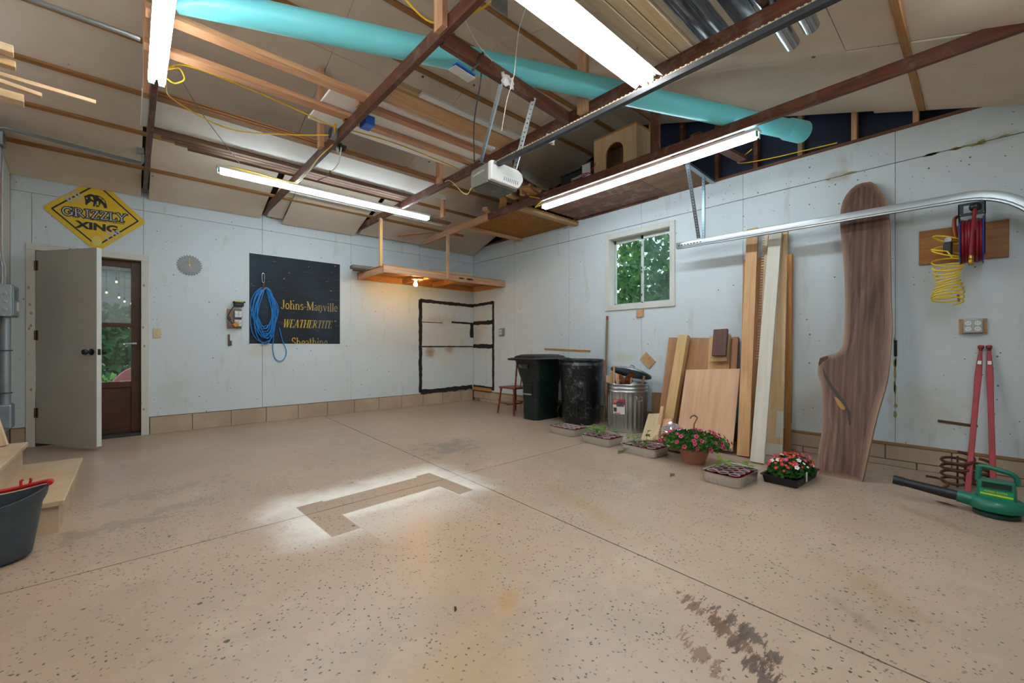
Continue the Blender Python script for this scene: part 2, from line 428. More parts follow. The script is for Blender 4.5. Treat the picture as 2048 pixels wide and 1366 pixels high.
# ---- back wall
wb = MB().box(XL - .1, -.8, YB + .03, YB + .16, 0, 3.0).box(-.8, .15, YB + .03, YB + .16, 2.07, 3.0).box(.15, XR + .1, YB + .03, YB + .16, 0, 3.0)
wb = sbuild(wb, 'wall_back', DARKBACK)
sx = [.108, 1.327, 2.537, 3.74, XR]
g = .0015
def panel_b(x0, x1, z0, z1):
    MB().box(x0 + g, x1 - g, YB, YB + .028, z0 + g, z1 - g).build('wall_panel', PAINT_B, wb, bevel=.0015)
panel_b(XL, -.76, .205, 2.62); panel_b(-.76, .108, 2.06, 2.62); panel_b(XL, .108, 2.62, WT)
for a, b in zip(sx, sx[1:]):
    panel_b(a, b, .205, 2.62); panel_b(a, b, 2.62, WT)
x = .162
while x < XR - .02:
    x1 = min(x + .405, XR)
    MB().box(x + .004, x1 - .004, YB + .006, YB + .03, 0, .2).build('concrete_block', BLOCK, wb, bevel=.003); x = x1
MB().box(XL, -.8, YB + .006, YB + .03, 0, .2).build('concrete_block', BLOCK, wb, bevel=.003)
MB().box(.162, XR, YB + .02, YB + .032, 0, .205).build('mortar_bed', MORTAR, wb)
def mastic(p0, p1, wd, nrm, parent):
    """a ragged strip of black adhesive left on the wall"""
    p0, p1 = V(p0), V(p1); n = max(6, int((p1 - p0).length / .05)); d = (p1 - p0) / n; side = V(nrm).cross(d).normalized()
    mb = MB(); top = []; bot = []
    for i in range(n + 1):
        c = p0 + d * i; a = wd * (.42 + random.random() * .25); b = wd * (.42 + random.random() * .25)
        top.append(c + side * a); bot.append(c - side * b)
    off = V(nrm) * .004; k = n + 1
    mb.v = [q - off * .5 for q in top] + [q - off * .5 for q in bot] + [q + off for q in top] + [q + off for q in bot]
    for i in range(n):
        mb.f += [(2 * k + i, 2 * k + i + 1, 3 * k + i + 1, 3 * k + i), (i, i + 1, 2 * k + i + 1, 2 * k + i), (k + i, k + i + 1, 3 * k + i + 1, 3 * k + i)]
    mb.f += [(0, k, 3 * k, 2 * k), (n, k + n, 3 * k + n, 2 * k + n)]
    return mb.build('mastic_strip', TAR, parent)
nb = (0, -1, 0)
for a, b, wd in (((3.75, .23), (3.75, 1.85), .06), ((3.75, 1.835), (4.9, 1.81), .055), ((3.75, .235), (4.87, .255), .075),
                 ((4.4, 1.48), (4.9, 1.47), .03), ((4.86, 1.2), (4.86, 1.47), .07), ((3.78, 1.03), (4.9, 1.03), .02), ((3.78, 1.46), (4.2, 1.46), .012)):
    mastic((a[0], YB, a[1]), (b[0], YB, b[1]), wd, nb, wb)
# ---- right wall with window opening
WY0, WY1, WZ0, WZ1 = 2.55, 3.43, 1.59, 2.50
wr = MB().box(XR + .03, XR + .13, YF - .2, WY0, 0, WT).box(XR + .03, XR + .13, WY1, YB + .1, 0, WT).box(XR + .03, XR + .13, WY0, WY1, 0, WZ0).box(XR + .03, XR + .13, WY0, WY1, WZ1, WT)
wr = sbuild(wr, 'wall_right', DARKBACK)
sy = [YF - .2, .499, 1.721, 2.941, 4.152, 5.37, YB]
for a, b in zip(sy, sy[1:]):
    m = MB(); y0, y1 = a + g, b - g
    if y1 < WY0 or y0 > WY1:
        m.box(XR, XR + .028, y0, y1, .205, 2.617)
    else:
        m.box(XR, XR + .028, y0, y1, .205, WZ0).box(XR, XR + .028, y0, y1, WZ1, 2.617)
        if y0 < WY0: m.box(XR, XR + .028, y0, WY0, WZ0, WZ1)
        if y1 > WY1: m.box(XR, XR + .028, WY1, y1, WZ0, WZ1)
    m.build('wall_panel', PAINT_R, wr)
    MB().box(XR, XR + .028, y0, y1, 2.623, WT).build('wall_panel', PAINT_R, wr, bevel=.0015)
y = YF - .2; k = 0
while y < YB - .02:
    y1 = min(y + .405, YB)
    MB().box(XR + .004, XR + .03, y + .004, y1 - .004, .058, .18).build('concrete_block', BLOCK, wr, bevel=.003)
    ya, yb = max(y - .2, YF - .2), min(y1 - .2, YB)
    MB().box(XR + .004, XR + .03, ya + .004, yb - .004, 0, .052).build('concrete_block', BLOCK, wr, bevel=.003)
    y = y1
MB().box(XR - .002, XR + .03, YF - .2, YB, .184, .207).build('sill_board', wood('#a68659', '#7d6038', .8, 1, False, 0, 1), wr)
MB().box(XR + .018, XR + .032, YF - .2, YB, 0, .205).build('mortar_bed', MORTAR, wr)
MB().box(XR, XR + .1, YF - .2, YB, WT, WT + .03).build('top_plate', wood('#7a5238', '#4b2f20', .7, 1, False, 0, 1), wr)
nr = (-1, 0, 0)
for a, b, wd in (((5.95, .23), (5.95, 1.85), .05), ((5.95, 1.83), (6.55, 1.815), .05), ((5.95, 1.47), (6.55, 1.48), .07), ((5.95, 1.035), (6.55, 1.035), .07), ((5.98, .26), (6.55, .27), .05)):
    mastic((XR, a[0], a[1]), (XR, b[0], b[1]), wd, nr, wr)
plank('sill_scrap', (XR - .03, 5.98, .235), (XR - .03, 6.5, .24), .04, .05, ORANGE, parent=wr)
rf = random.Random(21)
for k in range(22):                                   # paint flaked off along the seams
    y_ = rf.choice((rf.uniform(-.3, .35), rf.uniform(-.3, 1.3), rf.uniform(.495, .505))); z_ = 2.62 + rf.uniform(-.012, .012) if not .49 < y_ < .51 else rf.uniform(.3, 1.1)
    a_, b_ = (rf.uniform(.015, .05), rf.uniform(.005, .012)) if not .49 < y_ < .51 else (rf.uniform(.008, .016), rf.uniform(.02, .06)); n_ = 7
    MB().prism([(a_ * rf.uniform(.6, 1.2) * math.cos(6.283 * j / n_), b_ * rf.uniform(.5, 1.3) * math.sin(6.283 * j / n_)) for j in range(n_)], 0, .0012, Matrix(((0, 0, -1, XR), (1, 0, 0, y_), (0, 1, 0, z_), (0, 0, 0, 1)))).build('paint_flake', plain('#8d8a5a', .8), wr)
# gable: black sheathing and studs above the plate
MB().add([(XR + .1, YF - .3, 2.8), (XR + .1, YB + .2, 2.8), (XR + .1, RY, 4.2)], [(0, 1, 2)]).add([(XR + .12, YF - .3, 2.8), (XR + .12, YB + .2, 2.8), (XR + .12, RY, 4.2)], [(0, 2, 1)]).build('gable_sheathing', plain('#16203a', .5, 0, .4, 4), wr)
for i, y in enumerate([.37, .78, 1.2, 1.6] + [2.0 + .41 * j for j in range(11)]):
    zt = min(ZF(y), ZB(y)) + .06
    if zt > WT + .06:
        plank('gable_stud', (XR + .045, y, WT + .03), (XR + .045, y, zt), .04, .085, [FRESH, FRESH, wood('#a58a6c', '#6f573d', .8), DARKW][i % 4] if i < 4 else [DARKW, TAN][i % 3 == 0], (1, 0, 0), wr)
# ---- left and front walls
wl = sbuild(MB().box(XL - .13, XL - .02, YF - .2, YB + .1, 0, 3.0), 'wall_left', DARKBACK)
for a, b in ((YF - .2, 1.6), (1.6, 2.82), (2.82, 4.04), (4.04, 5.26), (5.26, YB)):
    MB().box(XL - .02, XL, a + g, b - g, .205, WT).build('wall_panel', PAINT_L, wl)
MB().box(XL - .02, XL - .004, YF, YB, 0, .2).build('concrete_block', BLOCK, wl)
wf = sbuild(MB().box(XL - .1, -.5, YF - .12, YF, 0, 3.0).box(4.62, XR + .1, YF - .12, YF, 0, 3.0).box(-.5, 4.62, YF - .12, YF, 2.15, 3.0), 'wall_front', PAINT_L)
d9 = tag(thing('door_3', None, None, (2.06, YF - .1, 0)), kind='structure')
for i in range(4):
    MB().box(-.5, 4.62, YF - .1, YF - .06, .54 * i + .004, .54 * (i + 1) - .004).build('door_section', WHITEP, d9, bevel=.004)
# ---- ceiling: fibreboard sheets between and above the trusses, battens under them
ce = MB()
for (ya, za, yb, zb) in ((YF - .4, ZF(YF - .4), RY, ZF(RY)), (RY, ZB(RY), YB + .3, ZB(YB + .3))):
    ce.add([(XL - .2, ya, za + .11), (XR + .2, ya, za + .11), (XR + .2, yb, zb + .11), (XL - .2, yb, zb + .11),
            (XL - .2, ya, za + .16), (XR + .2, ya, za + .16), (XR + .2, yb, zb + .16), (XL - .2, yb, zb + .16)],
           [(0, 1, 2, 3), (4, 7, 6, 5), (0, 4, 5, 1), (2, 6, 7, 3), (0, 3, 7, 4), (1, 5, 6, 2)])
ce = sbuild(ce, 'ceiling', plain('#3b2f26', .9))
def cboard(x0, x1, ya, yb, fn, dz=0, sag=0, xs=0):
    """one ceiling sheet; sag drops its low edge, xs slants that edge"""
    m = MB(); n = 4; vs = []
    for t in (0, .012):
        for i in range(n + 1):
            y = ya + (yb - ya) * i / n; s = sag * (i / n) ** 2
            vs += [V((x0, y, fn(y) + dz + t - s)), V((x1 - xs * i / n, y, fn(y) + dz + t - s * .6))]
    k = 2 * (n + 1); fs = []
    for i in range(n):
        a = 2 * i
        fs += [(a, a + 1, a + 3, a + 2), (k + a, k + a + 2, k + a + 3, k + a + 1), (a, a + 2, k + a + 2, k + a), (a + 1, k + a + 1, k + a + 3, a + 3)]
    fs += [(0, k, k + 1, 1), (2 * n, 2 * n + 1, k + 2 * n + 1, k + 2 * n)]
    m.v = vs; m.f = fs
    return m.build('ceiling_board', FIBER, ce)
XE = XR - .03
bx = [XL, .12, 1.335, 2.605, 3.73, XE]
for i, (a, b) in enumerate(zip(bx, bx[1:])):
    gl = .035 if 0 < i < 4 else .003; gr = .035 if i < 3 else .003
    if i == 2:                                        # a narrow sheet tucked beside a drooping one
        cboard(a + gl, 1.56, 4.9, 6.48, ZB, .004); cboard(1.56, b - gr, 4.9, 6.52, ZB, -.006, .035)
    else:
        cboard(a + gl, b - gr, 4.9, 6.54 if i != 3 else 6.5, ZB, .0, .012 * (i % 3))
    cboard(a + .002, b - .002, 3.884, 4.9, ZB); cboard(a + .002, b - .002, RY, 3.88, ZB, .003)
    cboard(a + .002, b - .002, RY, 1.86, ZF, .002); cboard(a + .002, b - .002, 1.856, .64, ZF)
    cboard(a + .002, b - .002 + (.02 if i == 4 else 0), .636, YF, ZF, -.012 if i == 4 else .0)
PUR = wood('#a97c48', '#86592c', .7, 1.0)
for y in (3.235, 3.65, 4.45, 4.99, 5.48, 6.0):
    wdt = .045
    plank('batten', (XL, y, ZB(y) - .012), (XE - (.6 if y == 6.0 else 0), y, ZB(y) - .012), wdt, .022, PUR, (0, 1, 3), ce)
for y in (2.68, 2.2, 1.66, 1.16, .33):
    plank('batten', (XL if y not in (1.66, 1.16, 2.2) else (.4 if y != 2.2 else -.5), y, ZF(y) - .012), (XE if y not in (1.66, 1.16, 2.2) else 2.6, y, ZF(y) - .012), .045, .022, PUR, (0, -1, 3), ce)
for i in range(26):                                   # roofing nails and washers through the sheets
    y = random.uniform(.2, 6.2); x = random.uniform(-.6, 4.6); fn = ZF if y < RY else ZB
    nn = V((0, 1 if y < RY else -1, -3)).normalized()
    M = Matrix.Translation(V((x, y, fn(y) - .002))) @ nn.to_track_quat('Z', 'Y').to_matrix().to_4x4()
    MB().lathe([(.001, .006), (.012, .004), (.014, 0)], 8, M).build('washer', DULL, ce)
# ---- roof trusses
TL = ('dark roof truss nearest the open door, above the yellow sign', 'dark roof truss carrying the yellow wires and metal junction box',
      'dark roof truss directly above the garage door opener', 'dark roof truss along the loft edge above the long tube light')
for i, x in enumerate(TRX):
    t = thing('roof_truss', TL[i], 'roof truss', (x, 3, CH0), 'roof trusses')
    y1 = 6.5
    if i == 3:
        plank('bottom_chord', (x, YF, 2.856), (x, 4.62, 2.856), .038, .088, DARKW, parent=t)
        plank('chord_extension', (x - .01, 4.625, 2.85), (x - .01, 6.36, 2.81), .042, .095, FRESH, parent=t)
    else:
        plank('bottom_chord', (x, YF, 2.856), (x, y1, 2.856), .038, .088, DARKW, parent=t)
    for y in (4.07, 2.09):
        zt = (ZB if y > RY else ZF)(y) - .01
        mt = DARKW if i == 3 else FRESH
        if i == 3: plank('web', (x, y, CH0 + .01), (x, y, zt), .088, .036, mt, (1, 0, 0), t)
        elif y > RY: plank('web', (x + .002 - .04, y, 2.86), (x - .038, y, zt), .088, .036, mt, (1, 0, 0), t)
        else: plank('web', (x - .038, y - .05, 2.82), (x - .038, y - .05, zt), .088, .036, mt, (1, 0, 0), t)
# ---- door in the back wall
DY = YB
t1 = thing('trim_1', None, None, (-.32, DY, 0), kind='structure')
MB().box(-.80, -.735, DY - .016, DY + .005, 0, 2.031).build('casing_leg', TRIMP, t1, bevel=.003)
MB().box(.088, .158, DY - .016, DY + .005, 0, 2.031).build('casing_leg', TRIMP, t1, bevel=.003)
MB().box(-.80, .158, DY - .016, DY + .005, 2.032, 2.1).build('casing_head', TRIMP, t1, bevel=.003)
JB = wood('#b99f6d', '#8f7746', .7, 1, False, 0, 2)
MB().box(-.76, -.737, DY + .005, DY + .16, 0, 2.05).build('jamb', JB, t1)
MB().box(.087, .11, DY + .005, DY + .16, 0, 2.05).build('jamb', JB, t1)
MB().box(-.76, .11, DY + .005, DY + .16, 2.03, 2.055).build('jamb_head', JB, t1)
for i in range(10):
    sd = random.choice((-.77, .12)); z = random.uniform(.2, 1.9)
    MB().ball((sd + random.uniform(-.02, .02), DY - .016, z), .012, 7, 4, (.8, .1, 1.4)).build('bare_wood_patch', plain('#b98b5e', .8), t1)
MB().box(-.737, .087, DY + .0, DY + .2, 0, .035).build('threshold', plain('#3a3b39', .5, .3), t1)
H = V((-.73, DY - .012, 0)); E2 = P(193, 894, z=.035); E2.z = 0
dd = (E2 - H).normalized(); DWD = (E2 - H).length; dn = V((dd.y, -dd.x, 0))
if dn.y > 0: dn = -dn
GREYD = plain('#b4b2ad', .5, 0, .06, 3)
M = Matrix((dd, -dn, V((0, 0, 1)))).transposed().to_4x4(); M.translation = H
do = MB().box(0, DWD, 0, .042, .035, 2.02); do = do.build('door_1', GREYD, local=True, M=M); tag(do, kind='structure')
MB().box(DWD, DWD + .003, 0, .042, .035, 2.02).build('door_edge', WHITEP, do, local=True)
for z in (.3, 1.1, 1.82):
    MB().box(-.012, .03, -.004, .0, z, z + .1).lathe([(.008, 0), (.008, .1)], 8, Matrix.Translation((-.004, -.006, z)), True, True).build('hinge', metal('#6b573c', .5), do, local=True)
for sgn, y0 in ((-1, -.0), (1, .042)):
    M2 = Matrix.Translation((DWD - .06, y0, .98)) @ Matrix.Rotation(math.pi / 2 * (1 if sgn < 0 else -1), 4, 'X')
    MB().lathe([(.033, 0), (.033, .006), (.014, .012), (.012, .035), (.026, .045), (.03, .06), (.024, .074), (.001, .078)], 16, M2).build('knob', BLACKP, do, True, local=True)
MB().box(DWD + .003, DWD + .005, .008, .034, .95, 1.01).build('latch_plate', BLACKP, do, local=True)
# storm door
SB = plain('#4a2412', .4, 0, .3, 5)
sd = thing('door_2', None, None, (-.32, DY + .12, 0), kind='structure'); sy0, sy1 = DY + .1, DY + .13
m = MB().box(-.737, -.66, sy0, sy1, .036, 2.03).box(.0, .087, sy0, sy1, .036, 2.03).box(-.66, .0, sy0, sy1, 1.95, 2.03).box(-.66, .0, sy0, sy1, .036, .08)
m.build('frame', SB, sd, bevel=.004)
MB().box(-.66, .005, sy0 - .01, sy1, 1.255, 1.305).build('middle_rail', SB, sd, bevel=.004)
MB().box(-.66, .0, sy0 - .006, sy1, .56, .63).build('lower_rail', SB, sd, bevel=.004)
MB().box(-.66, .0, sy0 + .008, sy1 - .004, .08, .56).build('kick_panel', SB, sd, bevel=.004)
MB().box(-.66, .0, sy0 + .012, sy0 + .016, 1.305, 1.95).build('upper_pane', glass('reflection_haze_glass', (.9, .95, .95, 1), .34, (.46, .5, .5, 1), .12), sd)  # grey haze painted into the upper pane stands in for its reflection
MB().box(-.66, .0, sy0 + .012, sy0 + .016, .63, 1.255).build('lower_pane', glass('clear_glass', (.97, 1, .98, 1), .02, (.4, .45, .4, 1), .05), sd)
MB().box(.01, .05, sy0 - .03, sy0, 1.06, 1.08).box(-.06, .03, sy0 - .035, sy0 - .022, 1.063, 1.075).build('latch_handle', STEEL, sd)
MB().box(-.1, .0, sy0 - .012, sy0 - .005, .628, .64).build('closer', PALE, sd)
# ---- window
wn = thing('window_1', None, None, (XR, 2.99, WZ0), kind='structure')
ca = .066
for nm, b in (('casing', (WY0 - ca, WY0, WZ0 - ca, WZ1 + ca)), ('casing', (WY1, WY1 + ca, WZ0 - ca, WZ1 + ca)), ('casing', (WY0, WY1, WZ1, WZ1 + ca)), ('casing', (WY0, WY1, WZ0 - ca, WZ0))):
    MB().box(XR - .018, XR + .01, *b).build(nm, TRIMP, wn, bevel=.003)
for b in ((WY0 - .02, WY0 + .006, WZ0, WZ1), (WY1 - .006, WY1 + .02, WZ0, WZ1), (WY0, WY1, WZ1 - .006, WZ1 + .02), (WY0, WY1, WZ0 - .02, WZ0 + .006)):
    MB().box(XR, XR + .15, *b).build('reveal', TRIMP, wn)
ALU = plain('#b9bfbd', .45, .2, .15)
for i, (a, b, xo) in enumerate(((WY0, 3.0, .09), (2.98, WY1, .11))):
    s0 = XR + xo; fr = MB()
    for q in ((a, a + .034, WZ0, WZ1), (b - .034, b, WZ0, WZ1), (a, b, WZ0, WZ0 + .03), (a, b, WZ1 - .055, WZ1)):
        fr.box(s0, s0 + .018, *q)
    sa = fr.build('sash', ALU, wn, bevel=.002)
    MB().box(s0 + .007, s0 + .011, a + .02, b - .02, WZ0 + .02, WZ1 - .04).build('pane', glass('window_glass_%d' % i, (.93, .97, .96, 1) if i else (.8, .88, .86, 1), .02 if i else .14, (.3, .42, .4, 1), .003), sa)
for z in (1.7, 2.0, 2.05, 2.35):
    MB().box(XR + .075, XR + .09, 2.985, 3.0, z, z + .03).build('catch', DULL, wn)
# ================================================================ OUTSIDE
GR = NT('grass_green'); q = GR.pos()
gcol = GR.ramp(GR.noise(q, 3.5, 6, .7), [(.3, lin('#1f4a24')), (.55, lin('#3f7d3c')), (.75, lin('#7fae5d'))])
GRASS = GR.done(gcol, .8)
sbuild(MB().box(XL - 12, XR + 20, YB + .35, 30, -.3, -.12), 'lawn', GRASS)
sbuild(MB().box(XR + .35, XR + 20, -8, YB + .3, -.3, -.12), 'lawn', GRASS)
def leafmat(a, b):
    n = NT('leaf'); oi = n.noise(n.pos(), 4.5, 4); c = n.ramp(oi, [(.3, lin(a)), (.7, lin(b))])
    n.put(n.b.inputs['Base Color'], c); n.b.inputs['Roughness'].default_value = .5
    tr = n.n('ShaderNodeBsdfTranslucent'); n.t.links.new(c, tr.inputs[0]); ms = n.n('ShaderNodeMixShader'); ms.inputs[0].default_value = .45
    n.t.links.new(n.b.outputs[0], ms.inputs[1]); n.t.links.new(tr.outputs[0], ms.inputs[2]); n.t.links.new(ms.outputs[0], n.out.inputs[0])
    return n.m
def leaves(mb, n, fn, size, lob=False):
    for _ in range(n):
        c = fn(); a = V((random.gauss(0, 1), random.gauss(0, 1), random.gauss(0, .6))).normalized(); b = a.orthogonal().normalized()
        b = Matrix.Rotation(random.random() * 6.28, 3, a) @ b; s = size * random.uniform(.6, 1.3); d = a.cross(b)
        mb.add([c - b * s, c + d * s * .55 - b * .1 * s, c + b * s, c - d * s * .55 - b * .1 * s], [(0, 1, 2, 3)])
def inball(c, r):
    def f():
        while True:
            p = V((random.uniform(-1, 1), random.uniform(-1, 1), random.uniform(-1, 1)))
            if p.length < 1: return V((c[0] + p.x * r[0], c[1] + p.y * r[1], c[2] + p.z * r[2]))
    return f
def tree(label, base, blobs, n, size, ma, mb_, trunk=.09, group='trees outside'):
    t = thing('tree', label, 'tree', base, group)
    f = MB()
    for (c, r) in blobs: leaves(f, int(n * r[0] * r[1] * r[2]), inball(c, r), size)
    tag(f.build('foliage', leafmat(ma, mb_), t), kind='stuff')
    top = blobs[0][0]
    MB().tube([base, ((base[0] + top[0]) / 2 + .1, (base[1] + top[1]) / 2, top[2] * .5), top], [trunk, trunk * .8, trunk * .4], 8).build('trunk', wood('#6d5a48', '#3f3226', .9, .5, False, 0, 2), t, True)
tree('leafy maple tree close outside the window', (8.6, 6.2, -.12), [((8.3, 5.9, 3.4), (1.2, 1.0, 1.3)), ((8.2, 5.4, 2.0), (.9, .7, .8))], 330, .1, '#254f2a', '#5d9440')
tree('dense dark green tree filling the window', (11.5, 6.3, -.12), [((11.5, 6.1, 3.2), (1.3, 1.3, 2.6)), ((11.6, 7.6, 1.8), (1.2, 1.4, 1.6)), ((11.2, 8.8, 2.0), (1.0, 1.0, 1.6))], 170, .17, '#1c4426', '#4c8a3c')
tree('tall pale green tree behind the others outside the window', (15, 9.5, -.12), [((15, 9.3, 3.6), (1.6, 2.4, 2.0)), ((15, 8.0, 2.0), (1.4, 2.6, 1.6))], 50, .22, '#3b6d38', '#7fae5a')
for i, (bx_, by_, l) in enumerate(((-.5, 10.2, 'low bright green shrub seen through the lower door glass'), (-1.6, 11.5, 'darker rounded shrub farther off behind the door'))):
    t = thing('shrub', l, 'shrub', (bx_, by_, -.12), 'garden shrubs')
    f = MB(); leaves(f, 900, inball((bx_, by_, .15), (.9, .5, .4)), .06); tag(f.build('foliage', leafmat('#2d6a2c', '#8fc25a'), t), kind='stuff')
t = thing('hedge', 'green hedge standing across the lawn behind the storm door', 'hedge', (-1.0, 14.5, -.12))
f = MB(); leaves(f, 4200, inball((-1.3, 14.5, .9), (4, .5, 1.2)), .13); tag(f.build('foliage', leafmat('#1d4d2b', '#4a8a48'), t), kind='stuff')
t = thing('garden_shed', 'pale grey sided building beyond the hedge', 'building', (-1.5, 18.5, -.12))
for i in range(12):
    MB().box(-6, 4, 18.2 + .01 * (i % 2), 18.3, -.1 + i * .3, .19 + i * .3).build('siding_board', plain('#9aa0a0', .7), t)
MB().prism([(-6.4, 3.4), (4.4, 3.4), (-1, 5.2)], 0, 5, Matrix.Translation((0, 23, 0)) @ Matrix.Rotation(math.pi / 2, 4, 'X')).build('roof', plain('#5a5c5e', .8), t)
WARM = emit('warm_bulb', (1, .6, .28, 1), 7)
for i, (u, v) in enumerate(((233, 564), (213, 585), (238, 595), (249, 603), (263, 607))):
    p = P(u, v, y=9.0 + .5 * i); o = thing('string_bulb', 'small lit string-light bulb behind the storm door, %s' % ('highest of the five', 'lowest-slung on the side near the door edge', 'centre of the row', 'fourth along the row', 'last of the row by the brown stile')[i], 'light bulb', p, 'string lights')
    MB().ball(p, .015, 10, 6, (1, 1, 1.2)).build('bulb', WARM, o, True)
    MB().lathe([(.013, .03), (.013, .07), (.004, .075), (.004, .5)], 8, Matrix.Translation(p)).build('socket', BLACKP, o)
gc = thing('garden_chair', 'pink cushioned garden chair outside the storm door', 'chair', (.0, 7.9, -.12))
MB().box(-.22, .42, 7.6, 8.1, .25, .32).build('seat', plain('#b46a74', .7), gc, bevel=.03)
m = MB(); prof = [(.35 * math.cos(a), .45 * math.sin(a)) for a in [math.pi * k / 14 for k in range(15)]]
m.prism(prof, -.03, .03, Matrix.Translation((.1, 8.1, .3)) @ Matrix.Rotation(math.pi / 2, 4, 'X')); m.build('backrest', plain('#b46a74', .7), gc, bevel=.015)
for a, b in ((-.2, 7.62), (.4, 7.62), (-.2, 8.1), (.4, 8.1)):
    MB().tube([(a, b, -.12), (a, b, .26)], .015).build('leg', DULL, gc)
# ================================================================ LIGHTS
TUBEC = emit('fluorescent_tube_cool', (.78, .92, 1, 1), TUBE); TUBEW = emit('fluorescent_tube_warm', (1, .96, .89, 1), TUBE)
WHITEM = plain('#dfe2e2', .4, 0, .04); SOCKET = plain('#2f8f6c', .5)
def fixture(label, p0, p1, width, hang=None, wing=0.0, tubes=2, tm=TUBEC):
    p0, p1 = V(p0), V(p1); d = (p1 - p0).normalized(); sd = V((0, 0, 1)).cross(d)
    t = thing('fluorescent_fixture', label, 'light fixture', (p0 + p1) / 2, 'fluorescent lights'); e = .03
    up = V((0, 0, 1))
    hb = MB().bar(p0 - d * e + up * .038, p1 + d * e + up * .038, width, .028)
    hb.build('housing', WHITEM, t, bevel=.003)
    if wing:
        m = MB()
        for s in (-1, 1):
            a = p0 - d * e + sd * s * width / 2 + up * .035; b = p1 + d * e + sd * s * width / 2 + up * .035
            w_ = sd * s * wing - up * .035
            m.add([a, b, b + w_, a + w_, a + up * .003, b + up * .003, b + w_ + up * .003, a + w_ + up * .003], [(0, 1, 2, 3), (4, 7, 6, 5), (2, 6, 7, 3), (0, 4, 5, 1), (0, 3, 7, 4), (1, 5, 6, 2)])
        m.build('reflector', WHITEM, t)
    for i in range(tubes):
        o = sd * ((i - (tubes - 1) / 2) * .052)
        MB().tube([p0 + o, p0 + o + d * .004, p1 + o - d * .004, p1 + o], [.012, .019, .019, .012], 12).build('tube', tm, t, True)
        for p, s in ((p0, -1), (p1, 1)):
            MB().bar(p + o + d * s * .012 + up * .008, p + o + d * s * .022 + up * .008, .03, .05).build('socket', WHITEM if i else SOCKET, t)
    if hang:
        for f, z1 in hang:
            q = p0 + (p1 - p0) * f + up * .052; m = MB(); n = int((z1 - q.z) / .022)
            for k in range(max(1, n)):
                c = q + up * (.022 * k + .011); ax = d if k % 2 else sd
                m.tube([c + up * .014 * math.cos(a) + ax * .006 * math.sin(a) for a in [math.pi * j / 4 for j in range(8)]], .0016, 4, True)
            m.build('chain', STEEL, t)
    return t
fixture('long tube light hung below the yellow wires in front of the back wall', (.66, 5.06, 2.775), (3.0, 5.06, 2.775), .085)
fixture('long tube light under the loft edge beside the window wall', (3.85, 3.66, 2.775), (3.835, 1.25, 2.775), .085)
fixture('tube light pointing at the camera above the open door', (.125, 3.62, 2.775), (.125, 1.6, 2.775), .085, tm=TUBEW)
fixture('wide tube light hung on chains near the dark metal sheets', (.25, 1.48, 2.79), (2.53, 1.48, 2.79), .1, ((.05, 3.0), (.95, 3.05)), .05, tm=TUBEW)
fixture('added unseen tube light above the garage door behind the camera', (.9, -.2, 2.775), (3.28, -.2, 2.775), .085)  # added fill lamp, out of view; brightens the near ceiling and right wall
# ================================================================ STORED ON THE TRUSSES
def stored(label, x0, x1, y, z, wd, th, mat=FRESH, cat='board', group='boards stored on the trusses', y1=None, nm='board'):
    return plank(nm, (x0, y, z), (x1, y if y1 is None else y1, z), wd, th, mat, label=label, cat=cat, group=group)
Zc = CH1
stored('long two-by-four resting nearest the camera between the first two trusses', .06, 1.40, 3.12, Zc + .019, .09, .036)
stored('long two-by-four beside the grey yellow-wire run between the first two trusses', .06, 1.40, 3.475, Zc + .019, .09, .036)
for k in range(4):
    stored('board in the thick bundle above the opener, %s' % ('lowest', 'second from the bottom', 'third from the bottom', 'topmost')[k], 1.38 + .03 * k, 2.62 - .01 * k, 2.945 + .004 * k, Zc + .012 + .025 * k, .2 - .01 * k, .022, PALE if k % 2 else TAN)
stored('white trim board lying behind the thick lumber bundle', 1.6, 2.6, 2.79, Zc + .012, .06, .022, WHITEP)
stored('brown board under the small white sheet above the opener', 1.3, 2.64, 3.235, Zc + .019, .07, .036)
stored('brown board along the far edge of the small white sheet', 1.3, 2.64, 3.51, Zc + .019, .07, .036)
FOAM = plain('#f0efea', .7, 0, .03, 3)
stored('small white foam sheet lying above the opener', 1.1, 2.62, 3.46, Zc + .052, .62, .02, FOAM, 'foam sheet', 'white foam sheets', nm='foam_sheet')
stored('long white foam sheet above the tube light, first half by the door', .06, 1.345, 4.52, Zc + .052, .68, .02, FOAM, 'foam sheet', 'white foam sheets', nm='foam_sheet')
stored('long white foam sheet above the tube light, half by the loft', 1.35, 2.66, 4.5, Zc + .052, .7, .02, FOAM, 'foam sheet', 'white foam sheets', nm='foam_sheet')
for k in range(3):
    stored('thin brown board at the near edge of the long white sheets, %s' % ('bottom', 'middle', 'top')[k], .1, 2.7, 4.16 - .016 * k, Zc + .008 + .0135 * k, .075, .012, wood('#b28a62', '#8b6440', .7))
for k in range(4):
    stored('weathered brown board at the far edge of the white sheets, %s' % ('nearest', 'second', 'third', 'farthest')[k], .1 + .1 * k, 2.72 + .05 * (k % 2), 4.83 + .068 * k, Zc + .018, .06, .034, wood('#93705a', '#66483a', .75))
stored('white moulding strip lying close to the back wall', 1.36, 3.6, 5.62, Zc + .008, .03, .012, WHITEP)
stored('brown board lying close to the back wall behind the tube light', 1.5, 3.62, 5.45, Zc + .014, .1, .025, wood('#93705a', '#66483a', .75))
PVC = NT('green_pvc'); PVC = PVC.done(PVC.mix(PVC.noise(PVC.pos(), 2, 3), lin('#6cd8ea'), lin('#84e6f2')), .3, 0, .5)
a, b = V((.19, 2.995, Zc + .082)), V((4.53, 1.09, Zc + .082))
pp = thing('pvc_pipe', 'long thick green plastic pipe lying across the trusses', 'pipe', (2, 2.2, Zc))
d = (b - a).normalized()
MB().tube([a, b - d * .18], .08, 28, cap=False).build('barrel', PVC, pp, True)
